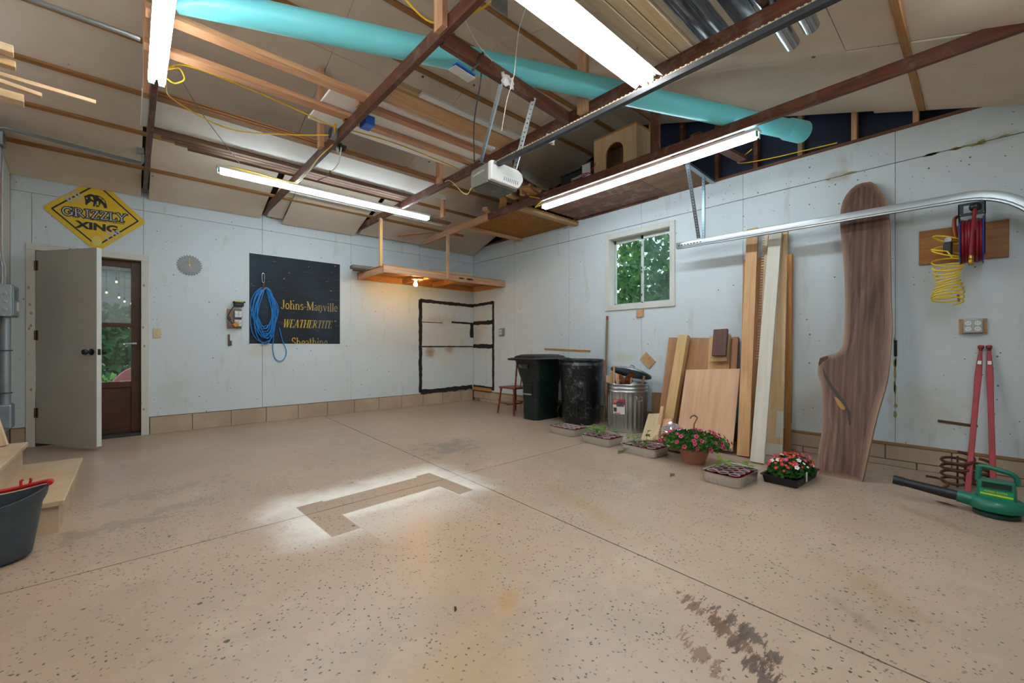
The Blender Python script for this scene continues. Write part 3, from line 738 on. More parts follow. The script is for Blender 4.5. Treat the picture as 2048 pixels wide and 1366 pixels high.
MB().tube([b - d * .2, b - d * .17, b - d * .001, b, b, b - d * .17], [.08, .092, .094, .092, .085, .08], 28, cap=False).build('bell_end', PVC, pp, True)
tag(MB().tube([(XL, 3.3, 2.83), (.04, 3.28, 2.83)], .014, 12).build('galvanized_pipe', GALV, smooth=True), 'thin galvanized pipe running to the tube light near the side wall', 'pipe')
# lumber sticking out over the stairs
rack = (((-.42, 3.12), 2.455, .06, .036, PALE, 'short'), ((-.42, 3.17), 2.41, .05, .03, TAN, 'under'), ((-.145, 3.31), 2.40, .018, .02, PALE, 'longest thin'),
        ((-.36, 3.42), 2.40, .03, .02, PALE, 'slanted'), ((-.44, 3.55), 2.395, .09, .04, PALE, 'lowest thick'))
for (x1, y), z, wd, th, mt, s in rack:
    plank('board', (XL + .005, y - .05, z + (.05 if s == 'slanted' else 0)), (x1, y, z), wd, th, mt, label='pale board end sticking out over the stairs, the %s one' % s, cat='board', group='board ends over the stairs')
# bridging beam and opener
plank('bridging_beam', (1.36, 2.13, 2.856), (2.58, 2.21, 2.856), .042, .092, DARKW, label='dark brown beam bridging two trusses above the opener straps', cat='beam')
op = thing('garage_door_opener', 'grey and white garage door opener hanging under the trusses', 'garage door opener', (2.19, 2.63, 2.3))
GREYO = plain('#74766f', .4, 0, .06); LENS = plain('#dfe3e6', .35, 0, .03)
ox0, ox1, oy0, oy1 = 2.03, 2.34, 2.535, 2.75
body = MB(); pts = [(oy0 + .0, 2.30), (oy1 - .02, 2.305), (oy1, 2.33), (oy1, 2.42), (oy1 - .02, 2.445), (oy0, 2.45)]
body.prism(pts, ox0, ox1, Matrix(((0, 0, 1, 0), (1, 0, 0, 0), (0, 1, 0, 0), (0, 0, 0, 1)))); body.build('housing', GREYO, op, bevel=.006)
MB().box(ox0 + .02, ox1 - .02, oy0 + .02, oy1 - .02, 2.292, 2.301).build('base_plate', plain('#565957', .45), op, bevel=.004)
MB().box(2.15, 2.2, 2.61, 2.66, 2.289, 2.293).build('rating_label', GREYO, op)
# light lens: bulging trapezoid cover
lens = MB(); L0 = [(ox0, 2.31), (ox0, 2.455), (ox0 + .02, 2.462), (ox1 - .03, 2.455), (ox1 + .02, 2.43), (ox1 + .03, 2.38), (ox1, 2.33), (ox1 - .03, 2.305)]
lens.prism(L0, 0, .045, Matrix(((1, 0, 0, 0), (0, 0, -1, oy0), (0, 1, 0, 0), (0, 0, 0, 1)))); lo = lens.build('light_lens', LENS, op, bevel=.012)
for i in range(8):
    MB().bar((2.16 + .02 * i, oy0 - .046, 2.33), (2.165 + .02 * i, oy0 - .046, 2.36), .005, .003, (0, 1, 0)).build('vent_slot', plain('#7d8285', .6), lo)
MB().lathe([(.012, 0), (.012, .004), (.007, .005)], 12, Matrix.Translation((ox0 + .035, oy0 - .045, 2.44)) @ Matrix.Rotation(math.pi / 2, 4, 'X')).build('key_hole', DULL, lo)
MB().box(ox0 + .05, ox1 - .05, oy0 + .05, oy1 - .05, 2.45, 2.475).build('motor_bracket', GALV, op)
RAILM = plain('#4d5157', .35, .7)
MB().box(2.082, 2.118, YF + .05, 2.66, 2.425, 2.455).build('rail', RAILM, op, bevel=.002)
ch = MB(); y = YF + .1; k = 0
while y < 2.6:
    ch.box(2.093 + (.002 if k % 2 else 0), 2.107 - (.002 if k % 2 else 0), y, y + .011, 2.457, 2.468 if k % 2 else 2.471); y += .0135; k += 1
tag(ch.build('drive_chain', plain('#b09f85', .5, .5), op), kind='stuff')
def strap(p0, p1, wd=.034, face=(0, -1, 0), parent=None, mat=GALV):
    """perforated angle iron"""
    M, L = frame(p0, p1, face); m = MB(); n = int(L / .03); h = L / n; r = .0055
    for i in range(n):                                # one square cell with a hole each
        cx = -L / 2 + h * (i + .5); k = len(m.v); a = h / 2; b = wd / 2
        out = [(a, 0), (a, b), (0, b), (-a, b), (-a, 0), (-a, -b), (0, -b), (a, -b)]
        inn = [(r * math.cos(j * math.pi / 4), r * math.sin(j * math.pi / 4)) for j in range(8)]
        m.v += [V((cx + x, y, 0)) for x, y in out] + [V((cx + x, y, 0)) for x, y in inn]
        for j in range(8):
            q = (j + 1) % 8; m.f.append((k + j, k + q, k + 8 + q, k + 8 + j))
    k = len(m.v)
    m.v += [V((-L / 2, wd / 2, 0)), V((L / 2, wd / 2, 0)), V((L / 2, wd / 2, .02)), V((-L / 2, wd / 2, .02))]; m.f.append((k, k + 1, k + 2, k + 3))
    m.v = [M @ v for v in m.v]
    o = m.build('hanger_strap', mat, parent)
    s = o.modifiers.new('thick', 'SOLIDIFY'); s.thickness = .002
    return o
strap((1.85, 2.15, 2.83), (2.02, 2.60, 2.475), face=(-.75, -.65, .2), parent=op); strap((2.16, 2.16, 2.83), (2.19, 2.40, 2.40), face=(-.75, -.65, 0), parent=op)
MB().bar((2.02, 2.62, 2.47), (2.3, 2.62, 2.47), .034, .004).build('strap_crossbar', GALV, op)
# ================================================================ LOFT
OSB = NT('osb'); OSB = OSB.done(OSB.ramp(OSB.voro(OSB.mapping(OSB.coord(), (1, 3, 1)), 28), [(.1, lin('#b5803e')), (.7, lin('#8c5c28'))]), .7, 0, .2)
PLY = wood('#7d5340', '#53342a', .6, .35, False, .25, 1, '#8f7361')
PLYL = wood('#8d6a50', '#6a4b38', .7, .5, False, .2, 1)
lf = thing('loft_deck', 'plywood loft deck between the last truss and the window wall', 'loft', (4.3, 3.5, 2.85))
MB().box(3.755, 4.895, 3.97, 5.3, 2.853, 2.868).build('deck_panel', OSB, lf)
for y in (4.02, 5.21):
    plank('deck_joist', (3.755, y, 2.832), (4.895, y, 2.832), .088, .038, TAN, parent=lf)
for y0, y1, mt in ((3.3, 3.97, PLY), (2.56, 3.297, PLY), (2.05, 2.557, PLYL)):
    MB().box(3.755, 4.895, y0, y1, 2.898, 2.91).build('deck_panel', mt, lf)
plank('deck_edge', (4.88, 3.9, 2.885), (4.88, 2.7, 2.885), .03, .012, DARKW, parent=lf)
plank('brace_board', (3.75, 1.72, 2.93), (4.6, 1.62, 2.93), .09, .036, DARKW, parent=lf)
# box with an arched opening
BOXW = wood('#d0b58f', '#b8966c', .55, .6, False, .05, 2)
nb_ = thing('wooden_box', 'pale wooden box with an arched doorway standing on the loft', 'box', (3.95, 2.6, 2.91))
arch = [(-.11, 0)] + [(.11 * math.cos(a), .17 + .11 * math.sin(a)) for a in [math.pi * (1 - k / 12) for k in range(13)]] + [(.11, 0)]
outl = [(-.264, 0), (-.264, .38), (.264, .38), (.264, 0)]
pf = MB(); n = 0
ring = [(-.264, 0), (-.11, 0)]
poly = [(-.264, 0), (-.264, .38), (.264, .38), (.264, 0), (.11, 0)] + [(x, z) for (x, z) in reversed(arch[1:-1])] + [(-.11, 0)]
pf.prism(poly, 0, .018, Matrix(((0, 0, 1, 3.79), (-1, 0, 0, 2.595), (0, 1, 0, 2.911), (0, 0, 0, 1)))); pf.build('front_panel', BOXW, nb_)
MB().box(3.808, 4.13, 2.331, 2.349, 2.911, 3.29).build('side_panel', BOXW, nb_); MB().box(3.808, 4.13, 2.841, 2.859, 2.911, 3.29).build('side_panel', BOXW, nb_)
MB().box(3.785, 4.135, 2.328, 2.862, 3.29, 3.306).build('top_panel', ORANGE, nb_); MB().box(4.12, 4.135, 2.35, 2.84, 2.911, 3.29).build('back_panel', BOXW, nb_)
MB().box(3.808, 4.12, 2.35, 2.84, 2.911, 2.925).build('floor_panel', BOXW, nb_)
br = thing('red_bottle', 'small red and black bottle inside the arched wooden box', 'bottle', (3.86, 2.5, 2.925))
MB().lathe([(.03, 0), (.032, .01), (.032, .09), (.02, .11), (.011, .12), (.011, .15)], 14, Matrix.Translation((3.86, 2.5, 2.925)), True, True).build('body', plain('#a9232a', .35), br, True)
MB().lathe([(.013, .15), (.013, .175)], 10, Matrix.Translation((3.86, 2.5, 2.925)), True, True).build('cap', BLACKP, br)
tb = thing('dark_tote', 'dark blue-black storage box lying on the loft beside the lumber scraps', 'storage box', (4.0, 3.3, 2.91))
TOTE = plain('#15202c', .45, 0, .3); MB().box(3.92, 4.5, 3.0, 3.46, 2.911, 3.11).build('body', TOTE, tb, bevel=.012); MB().box(3.91, 4.51, 2.99, 3.47, 3.11, 3.125).build('lid', TOTE, tb, bevel=.006)
plank('weathered_board', (3.18, 3.4, 2.97), (3.76, 3.52, 2.97), .03, .11, wood('#7b7468', '#4d473d', .85), label='weathered grey board standing on edge against the loft truss', cat='board')
cg = thing('battery_charger', 'small dark battery charger with white face and cable clamps on the loft', 'battery charger', (3.82, 3.03, 2.911))
MB().prism([(0, 0), (.14, 0), (.14, .13), (.1, .17), (0, .17)], 0, .13, Matrix(((1, 0, 0, 3.755), (0, 0, 1, 2.87), (0, 1, 0, 2.911), (0, 0, 0, 1)))).build('case', plain('#33302e', .45), cg, bevel=.006)
MB().box(3.749, 3.755, 2.88, 2.99, 2.92, 3.06).build('face_plate', plain('#c6ccd6', .5), cg)
for k in range(3):
    p = V((3.72, 3.02 + .05 * k, 2.915)); MB().bar(p, p + V((.02, -.1, .035)), .012, .012).bar(p + V((0, 0, .02)), p + V((.02, -.1, .02)), .012, .008).build('clamp', STEEL, cg)
MB().tube([V((3.74, 2.86, 2.93)) + V((-.012 * math.sin(a * .5), .14 * math.cos(a) + .12, .05 * math.sin(a) - .03)) for a in [math.pi * 2 * k / 22 for k in range(20)]] + [(3.76, 2.84, 2.99), (3.77, 2.82, 3.04)], .0055, 6).build('red_cable', plain('#b23243', .45), cg, True)
sc_l = ('flat on the truss', 'crosswise over the flat one', 'upright chunk', 'second upright chunk', 'bottom of the small stack', 'middle of the small stack', 'top of the small stack', 'leaning on the stack', 'pale chip on top', 'lone block at the end')
scr = [((3.45, 3.6, 2.915), (3.73, 3.7, 2.915), .09, .03), ((3.4, 3.75, 2.95), (3.74, 3.62, 2.95), .06, .03), ((3.66, 3.72, 2.915), (3.66, 3.74, 3.03), .05, .08), ((3.62, 3.82, 2.915), (3.62, 3.83, 3.06), .06, .04),
       ((3.55, 4.1, 2.917), (3.74, 4.35, 2.917), .09, .03), ((3.56, 4.12, 2.948), (3.73, 4.33, 2.948), .08, .028), ((3.55, 4.13, 2.977), (3.72, 4.32, 2.977), .07, .026), ((3.5, 3.95, 2.93), (3.72, 4.05, 2.96), .08, .03), ((3.66, 3.62, 2.975), (3.74, 3.55, 2.975), .03, .01), ((3.6, 4.55, 2.92), (3.72, 4.6, 2.92), .08, .05)]
for (a, b, wd, th), s in zip(scr, sc_l):
    plank('lumber_scrap', a, b, wd, th, random.choice((FRESH, TAN, ORANGE)), label='short lumber scrap heaped behind the opener, %s' % s, cat='wood scrap', group='lumber scraps on the loft edge')
# metal sheets and planks at the top
MS = NT('weathered_metal'); qq = MS.coord()
MS = MS.done(MS.ramp(MS.noise(MS.mapping(qq, (2, 14, 14)), 2.2, 7, .7), [(.3, lin('#3c3f44')), (.55, lin('#7c8086')), (.75, lin('#a3a7ab'))]), .4, .7)
for k in range(3):
    stored('pale plank beside the dark metal sheets overhead, %s' % ('nearest the tube light', 'middle', 'against the metal')[k], 1.45, 2.86, 1.40 - .075 * k, Zc + .02 + .006 * k, .07, .036, PALE)
def sheet(label, x0, x1, y0, y1, z, amp, nw):
    m = MB(); n = 40; k0 = []
    for x in (x0, x1):
        for i in range(n + 1):
            t = i / n; m.v.append(V((x, y0 + (y1 - y0) * t, z + amp * math.sin(t * nw * 2 * math.pi))))
    for i in range(n): m.f.append((i, i + 1, n + 2 + i, n + 1 + i))
    o = m.build('metal_sheet', MS, smooth=True); s = o.modifiers.new('thick', 'SOLIDIFY'); s.thickness = .004
    return tag(o, label, 'metal sheet', 'metal sheets overhead')
sheet('dark weathered metal sheet lying over the trusses, the ridged one', 1.4, 2.84, 1.17, 1.0, Zc + .03, .012, 2.5)
sheet('dark weathered metal sheet lying over the trusses, the bent strip farther over', 1.4, 2.76, .98, .86, Zc + .05, .03, .5)
for k, (y, xe) in enumerate(((.80, 3.1), (.68, 3.02))):
    q = thing('downspout', 'shiny round metal downspout end beyond the opener rail, %s' % ('lower one', 'upper one')[k], 'downspout', (2.6, y, Zc + .04), 'metal downspouts overhead')
    MB().tube([(1.6, y, Zc + .045), (xe, y, Zc + .045)], .042, 20, cap=False).build('barrel', STEEL, q, True)
    q = thing('gutter', 'grey metal gutter length with curled lip overhead, %s' % ('lower one', 'upper one')[k], 'gutter', (2.3, y - .1, Zc + .02), 'metal gutters overhead')
    yy = (.88, .73)[k]; prof = [(0, .09), (.012, .1), (.02, .09), (.02, .06), (.05, .03), (.055, 0), (.13, 0), (.135, .1)]
    m = MB(); n = len(prof)
    for x in (1.6, 2.78 + .04 * k):
        for (a, b) in prof: m.v.append(V((x, yy + .04 - a, Zc + .088 + b)))
    for i in range(n - 1): m.f.append((i, i + 1, n + i + 1, n + i))
    o = m.build('trough', DULL, q, True); s = o.modifiers.new('thick', 'SOLIDIFY'); s.thickness = .003
# ================================================================ WIRES AND BOXES OVERHEAD
YEL = plain('#d8b021', .45); WHW = plain('#c9c4ba', .5); BLW = plain('#2f3438', .5)
def catmull(pts, n=8):
    pts = [V(p) for p in pts]; q = [2 * pts[0] - pts[1]] + pts + [2 * pts[-1] - pts[-2]]; out = []
    for i in range(1, len(q) - 2):
        for k in range(n):
            t = k / n; a, b, c, d_ = q[i - 1], q[i], q[i + 1], q[i + 2]
            out.append(.5 * ((2 * b) + (c - a) * t + (2 * a - 5 * b + 4 * c - d_) * t * t + (3 * b - a - 3 * c + d_) * t ** 3))
    return out + [pts[-1]]
def wire(name, label, pts, r, mat, cat='wire', group=None):
    return tag(MB().tube(catmull(pts), r, 6).build(name, mat, smooth=True), label, cat, group)
jb = thing('junction_box', 'galvanized octagon junction box with yellow cables on the second truss', 'junction box', (1.29, 3.66, 2.87))
MB().lathe([(.001, 0), (.055, 0), (.055, .045), (.05, .045), (.05, .005)], 8, Matrix.Translation((1.315, 3.74, 2.87)) @ Matrix.Rotation(-math.pi / 2, 4, 'Y')).build('box', GALV, jb)
for z in (-.015, .015): MB().tube([(1.29, 3.68, 2.87 + z), (1.26, 3.6, 2.88 + z)], .008, 6).build('cable_clamp', YEL, jb)
ye = 'yellow electrical cables'
wire('yellow_cable', 'yellow cable sagging from the tube light over the door to the junction box', [(.16, 3.62, 2.87), (.3, 3.6, 2.94), (.75, 3.62, 2.93), (1.27, 3.66, 2.89)], .0055, YEL, 'cable', ye)
wire('yellow_cable', 'yellow cable looping low from the tube light to the junction box', [(.17, 3.66, 2.82), (.23, 3.95, 2.84), (.6, 4.15, 2.83), (1.0, 4.0, 2.86), (1.28, 3.79, 2.87)], .0055, YEL, 'cable', ye)
wire('yellow_cable', 'small yellow cable loop behind the tube light end', [(.18, 3.58, 2.86), (.24, 3.6, 2.9), (.27, 3.64, 2.86), (.22, 3.66, 2.82), (.17, 3.62, 2.82)], .0055, YEL, 'cable', ye)
wire('yellow_cable', 'yellow cable running down the second truss to the long tube light', [(1.31, 3.8, 2.8), (1.31, 4.2, 2.805), (1.33, 4.6, 2.8), (1.3, 4.95, 2.8), (.95, 5.0, 2.825), (.72, 5.02, 2.83)], .0055, YEL, 'cable', ye)
wire('yellow_cable', 'yellow cable lying beside the small white foam sheet', [(1.38, 3.62, 2.89), (1.8, 3.62, 2.91), (2.3, 3.64, 2.9), (2.56, 3.66, 2.89)], .0055, YEL, 'cable', ye)
wire('yellow_cable', 'yellow cable at the top beside the second truss post', [(.95, 2.35, 3.2), (1.1, 2.25, 3.1), (1.3, 2.15, 2.93), (1.42, 1.9, 2.9), (1.5, 1.7, 2.95)], .006, YEL, 'cable', ye)
wire('yellow_cable', 'yellow cable hanging at the end of the light under the loft', [(3.72, 3.8, 2.93), (3.66, 3.72, 2.88), (3.74, 3.6, 2.83), (3.76, 3.74, 2.78), (3.8, 3.69, 2.8)], .006, YEL, 'cable', ye)
wire('yellow_cable', 'yellow cable along the loft edge above the window wall', [(4.5, 1.5, 2.96), (4.7, 1.7, 2.95), (4.86, 1.45, 2.96), (4.88, .9, 2.93)], .0055, YEL, 'cable', ye)
wire('white_wire', 'thin white wire hanging from the high ceiling past the bridging beam', [P(928, 30, x=1.5), P(935, 50, x=1.54), P(958, 92, x=1.62), P(985, 122, x=1.7)], .003, WHW)
wire('white_wire', 'long slack white wire crossing in front of the bridging beam', [P(1062, -30, x=1.72), P(1050, 20, x=1.74), P(1036, 70, x=1.76), P(1028, 150, x=1.78), P(1014, 200, x=1.8), P(1003, 262, x=1.84)], .003, WHW)
wire('black_wire', 'black cord looped over the bridging beam and dropping to the opener', [(1.6, 2.08, 2.79), (1.56, 2.1, 2.74), (1.6, 2.13, 2.78), (1.66, 2.12, 2.905), (1.7, 2.18, 2.88), (1.7, 2.2, 2.75), (1.8, 2.4, 2.6), (2.03, 2.7, 2.45)], .005, BLW)
wire('white_wire', 'thin grey wire slanting down from the tube light toward the white sheets', [(.2, 3.55, 2.89), (.42, 4.1, 2.86), (.8, 4.9, 2.84)], .003, plain('#7a736a', .6))
pc = thing('dangling_lead', 'white cord with an inline switch dangling under the second truss', 'cord', (1.42, 3.9, 2.6))
MB().tube(catmull([(1.38, 3.78, 2.8), (1.39, 3.85, 2.73), (1.42, 3.98, 2.72), (1.4, 4.1, 2.68)]), .005, 6).build('cord', WHW, pc, True)
MB().bar((1.4, 4.1, 2.69), (1.385, 4.15, 2.65), .02, .014).build('inline_switch', plain('#6a5d4b', .6), pc, bevel=.004)
MB().tube(catmull([(1.385, 4.15, 2.65), (1.36, 4.2, 2.64), (1.3, 4.22, 2.6)]), .004, 6).build('cord_tail', BLW, pc, True)
cl = thing('clip_lamp_socket', 'small black clamp lamp socket under the junction box', 'lamp socket', (1.37, 3.8, 2.8))
MB().lathe([(.028, 0), (.03, .03), (.022, .07), (.012, .09)], 14, Matrix.Translation((1.36, 3.83, 2.79)) @ Matrix.Rotation(1.1, 4, 'Y'), True).build('shell', plain('#1d2b3a', .35), cl, True)
MB().bar((1.36, 3.78, 2.82), (1.41, 3.8, 2.78), .03, .02).build('clamp', BLACKP, cl)
bb = thing('blue_clamp_box', 'bright blue plastic box hung under the second truss', 'plastic box', (1.43, 3.35, 2.82))
MB().prism([(-.06, 0), (.06, 0), (.06, .05), (.03, .075), (-.06, .075)], -.04, .04, Matrix(((0, 0, 1, 1.43), (1, 0, 0, 3.35), (0, 1, 0, 2.82), (0, 0, 0, 1)))).build('body', plain('#1d68d8', .4), bb, bevel=.006)
tag(MB().box(1.39, 1.50, 1.70, 1.704, 2.8, 2.91).build('metal_plate', GALV), 'square galvanized plate at the top beside the second truss', 'metal plate')
bl = thing('paper_label', 'white paper and blue strip stuck under the bridging beam', 'paper', (1.58, 2.25, 2.78))
MB().bar((1.5, 2.2, 2.802), (1.66, 2.22, 2.802), .04, .008).build('blue_strip', plain('#1c63c8', .5), bl)
MB().bar((1.5, 2.23, 2.792), (1.67, 2.25, 2.792), .07, .003).build('paper', plain('#d6d9dc', .7), bl)
def rag(label, c, s):
    m = MB(); n = 7
    for i in range(n):
        for j in range(n):
            u, v = i / (n - 1) - .5, j / (n - 1) - .5
            m.v.append(V(c) + V((u * s * 1.4 + .01 * math.sin(9 * v), -.012 + .012 * math.sin(11 * u + 5 * v), (v * s - abs(u) * s * .5 + .012 * math.sin(8 * u * v * 9)))))
    for i in range(n - 1):
        for j in range(n - 1): m.f.append((i * n + j, i * n + j + 1, (i + 1) * n + j + 1, (i + 1) * n + j))
    o = m.build('paper_rag', plain('#d9dade', .8), smooth=True); q = o.modifiers.new('thick', 'SOLIDIFY'); q.thickness = .002
    tag(o, label, 'rag')
rag('crumpled white rag tied to the bridging beam', (1.86, 2.12, 2.81), .07); rag('crumpled white rag hanging from the third truss', (2.6, 2.42, 2.77), .06)
wt = thing('wood_bracket', 'short wooden post with a white metal plate behind the opener', 'bracket', (2.95, 4.6, 2.75))
plank('post', (3.18, 4.95, 2.8), (3.18, 4.95, 3.06), .07, .038, FRESH, (1, 0, 0), wt); MB().box(3.05, 3.2, 4.9, 4.915, 3.04, 3.09).build('plate', WHITEP, wt)
wire('yellow_cable', 'short yellow wire under the opener leading to the white plate', [(2.05, 2.76, 2.32), (2.15, 3.0, 2.36), (2.5, 3.8, 2.8), (3.05, 4.89, 3.06)], .004, YEL, 'cable', ye)
plank('brace_board', (3.62, 5.9, 2.87), (3.2, 6.3, 2.82), .05, .02, ORANGE, label='small slanted orange brace near the back wall by the loft beam', cat='board')
# ================================================================ LETTERING
def arcp(cx, cy, rx, ry, a0, a1, n=10):
    return [(cx + rx * math.cos(math.radians(a0 + (a1 - a0) * i / n)), cy + ry * math.sin(math.radians(a0 + (a1 - a0) * i / n))) for i in range(n + 1)]
K, T_ = .15, .055
def sf(x, y, w=.15): return ([(x - w, y), (x + w, y)], .05)
GL = {
 'J': (.5, [([(.33, 1), (.33, .2)], K), (arcp(.18, .2, .15, .17, 0, -170), .08), sf(.33, .975)]),
 'o': (.58, [(arcp(.29, .33, .2, .3, 0, 360, 16), .11)]),
 'h': (.66, [([(.14, 1), (.14, 0)], .13), (arcp(.32, .42, .17, .2, 180, 0), .08), ([(.49, .45), (.49, 0)], .13), sf(.14, .025, .13), sf(.49, .025, .13), ([(.02, .975), (.16, .975)], .05)]),
 'n': (.66, [([(.14, .64), (.14, 0)], .13), (arcp(.32, .42, .17, .2, 180, 0), .08), ([(.49, .45), (.49, 0)], .13), sf(.14, .025, .13), sf(.49, .025, .13), ([(.02, .62), (.16, .62)], .05)]),
 's': (.46, [(arcp(.22, .48, .14, .14, 30, 250), .09), (arcp(.22, .18, .15, .15, 70, -150), .09)]),
 '-': (.36, [([(.04, .33), (.32, .33)], .08)]),
 'M': (.98, [([(.14, 0), (.14, 1)], .06), ([(.14, 1), (.48, .05)], K), ([(.48, .05), (.82, 1)], .06), ([(.82, 1), (.82, 0)], K), sf(.14, .025, .13), sf(.82, .025, .15), ([(0, .975), (.2, .975)], .05), ([(.76, .975), (.97, .975)], .05)]),
 'a': (.54, [(arcp(.25, .45, .16, .18, 160, 10), .07), ([(.41, .47), (.41, .03)], .12), (arcp(.24, .18, .15, .15, 60, 320, 12), .09)]),
 'v': (.6, [([(.1, .64), (.3, .0)], .12), ([(.3, .0), (.5, .64)], .055), sf(.1, .62, .1), sf(.5, .62, .09)]),
 'i': (.32, [([(.15, .64), (.15, 0)], .13), ([(.15, .8), (.15, .93)], .14), sf(.15, .025, .12)]),
 'l': (.32, [([(.15, 1), (.15, 0)], .13), sf(.15, .025, .12)]),
 'e': (.54, [(arcp(.27, .33, .19, .3, 0, 315, 14), .095), ([(.1, .35), (.46, .35)], .05)]),
 'W': (1.05, [([(.1, 1), (.3, 0)], K), ([(.3, 0), (.53, .95)], .06), ([(.53, 1), (.73, 0)], K), ([(.73, 0), (.95, 1)], .06), sf(.1, .975, .13), sf(.95, .975, .1)]),
 'E': (.7, [([(.16, 0), (.16, 1)], K), ([(.04, .97), (.6, .97)], T_), ([(.04, .03), (.62, .03)], T_), ([(.16, .52), (.46, .52)], T_), ([(.6, 1), (.6, .75)], .05), ([(.62, 0), (.62, .27)], .05)]),
 'A': (.82, [([(.1, 0), (.4, 1)], .06), ([(.4, 1), (.7, 0)], K), ([(.22, .35), (.6, .35)], T_), sf(.1, .025, .11), sf(.7, .025, .13)]),
 'T': (.74, [([(.36, 0), (.36, 1)], K), ([(.03, .97), (.7, .97)], T_), ([(.04, 1), (.04, .74)], .05), ([(.69, 1), (.69, .74)], .05), sf(.36, .025, .16)]),
 'H': (.86, [([(.16, 0), (.16, 1)], K), ([(.68, 0), (.68, 1)], K), ([(.16, .5), (.68, .5)], T_), sf(.16, .025), sf(.68, .025), sf(.16, .975), sf(.68, .975)]),
 'R': (.8, [([(.16, 0), (.16, 1)], K), (arcp(.3, .74, .26, .235, 90, -90), .1), ([(.16, .975), (.32, .975)], T_), ([(.16, .5), (.34, .5)], T_), ([(.34, .5), (.72, 0)], K), sf(.16, .025)]),
 'I': (.4, [([(.19, 0), (.19, 1)], K), sf(.19, .025), sf(.19, .975)]),
 'S': (.62, [(arcp(.31, .74, .2, .22, 25, 250), .12), (arcp(.31, .26, .22, .24, 75, -155), .12), ([(.5, 1), (.5, .72)], .05), ([(.08, 0), (.08, .3)], .05)]),
 't': (.4, [([(.17, .9), (.17, .1)], .12), (arcp(.27, .12, .1, .1, 180, 330), .07), ([(.03, .62), (.34, .62)], .05)]),
 'g': (.58, [(arcp(.26, .42, .16, .2, 0, 360, 14), .09), (arcp(.26, -.06, .2, .13, 0, 360, 14), .08), ([(.4, .6), (.52, .62)], .06)]),
 'G': (.86, [(arcp(.44, .5, .33, .46, 40, 330, 18), .14), ([(.74, .45), (.74, .12)], .13), ([(.55, .45), (.84, .45)], .06), ([(.74, 1), (.72, .7)], .05)]),
 'Z': (.68, [([(.1, .96), (.6, .96)], .09), ([(.57, .96), (.12, .04)], K), ([(.08, .04), (.62, .04)], .09), ([(.1, 1), (.09, .72)], .05), ([(.62, 0), (.63, .3)], .05)]),
 'L': (.62, [([(.18, 0), (.18, 1)], K), sf(.18, .975), ([(.04, .04), (.6, .04)], .08), ([(.6, 0), (.6, .3)], .05)]),
 'Y': (.8, [([(.1, 1), (.4, .5)], K), ([(.74, 1), (.4, .5)], .08), ([(.4, .5), (.4, 0)], K), sf(.1, .975, .13), sf(.72, .975, .12), sf(.4, .025)]),
 '*': (.3, [([(.05, .95), (.22, .8)], .05), ([(.05, .8), (.22, .95)], .05), ([(.13, .75), (.13, 1)], .05)]),
 ' ': (.35, []),
}
def serif(txt, name, mat, p0, p1, height, nrm, parent, slant=0.0, grow=0.0, off=.0015, clip=None, mats=None):
    """flat serif lettering from p0 to p1 along the baseline"""
    p0, p1 = V(p0), V(p1); W_ = sum(GL[c][0] for c in txt); L = (p1 - p0).length; ux = (p1 - p0).normalized(); sx_ = L / W_
    nz = V(nrm).normalized(); uz = nz.cross(ux)
    if uz.z < 0: uz = -uz
    cur = 0; outs = []
    for ci, c in enumerate(txt):
        wd, st = GL[c]; m = MB()
        for pts, w_ in st:
            w2 = w_ / 2 + grow; q = [V((cur + x, y, 0)) for x, y in pts]; q = [V((a.x * sx_ + slant * a.y * height, a.y * height, 0)) for a in q]
            for i in range(len(q) - 1):
                d_ = (q[i + 1] - q[i]); ln = d_.length
                if ln < 1e-6: continue
                d_.normalize(); nn = V((-d_.y, d_.x, 0)) * w2 * height * .82; e = d_ * (w2 * height * .25 if len(q) > 2 else grow * height)
                m.add([q[i] - nn - e, q[i + 1] - nn + e, q[i + 1] + nn + e, q[i] + nn - e], [(0, 1, 2, 3)])
        cur += wd
        if not m.f: continue
        if clip is not None: m.v = [V((v.x, max(v.y, clip), v.z)) for v in m.v]
        m.v = [p0 + ux * v.x + uz * v.y + nz * (off + .00005 * (i % 7)) for i, v in enumerate(m.v)]
        outs.append(m)
    one = MB()
    for m in outs: one.add(m.v, m.f)
    return one.build(name, mat, parent)
def sans(txt, name, mat, p0, p1, height, nrm, parent, off=.0015, bold=0.0):
    cu = bpy.data.curves.new(name, 'FONT'); cu.body = txt; cu.size = 1; cu.offset = bold; cu.resolution_u = 3
    to = bpy.data.objects.new('tmp', cu); COL.objects.link(to); bpy.context.view_layer.update()
    me = bpy.data.meshes.new_from_object(to); COL.objects.unlink(to); bpy.data.objects.remove(to)
    vs = [v.co.copy() for v in me.vertices]; x0 = min(v.x for v in vs); x1 = max(v.x for v in vs); y0 = min(v.y for v in vs); y1 = max(v.y for v in vs)
    p0, p1 = V(p0), V(p1); ux = (p1 - p0).normalized(); L = (p1 - p0).length; nz = V(nrm).normalized(); uz = nz.cross(ux)
    if uz.z < 0: uz = -uz
    m = MB(); m.v = [p0 + ux * ((v.x - x0) / (x1 - x0) * L) + uz * ((v.y - y0) / (y1 - y0) * height) + nz * off for v in vs]
    m.f = [tuple(p.vertices) for p in me.polygons]; bpy.data.meshes.remove(me)
    return m.build(name, mat, parent)
def flat(pts, nrm, off): return MB().add([V(p) + V(nrm).normalized() * off for p in pts], [tuple(range(len(pts)))])
NB = (0, -1, 0); NR = (-1, 0, 0)
BP = lambda u, v, o=0: P(u, v, y=YB - o)
RP = lambda u, v, o=0: P(u, v, x=XR - o)
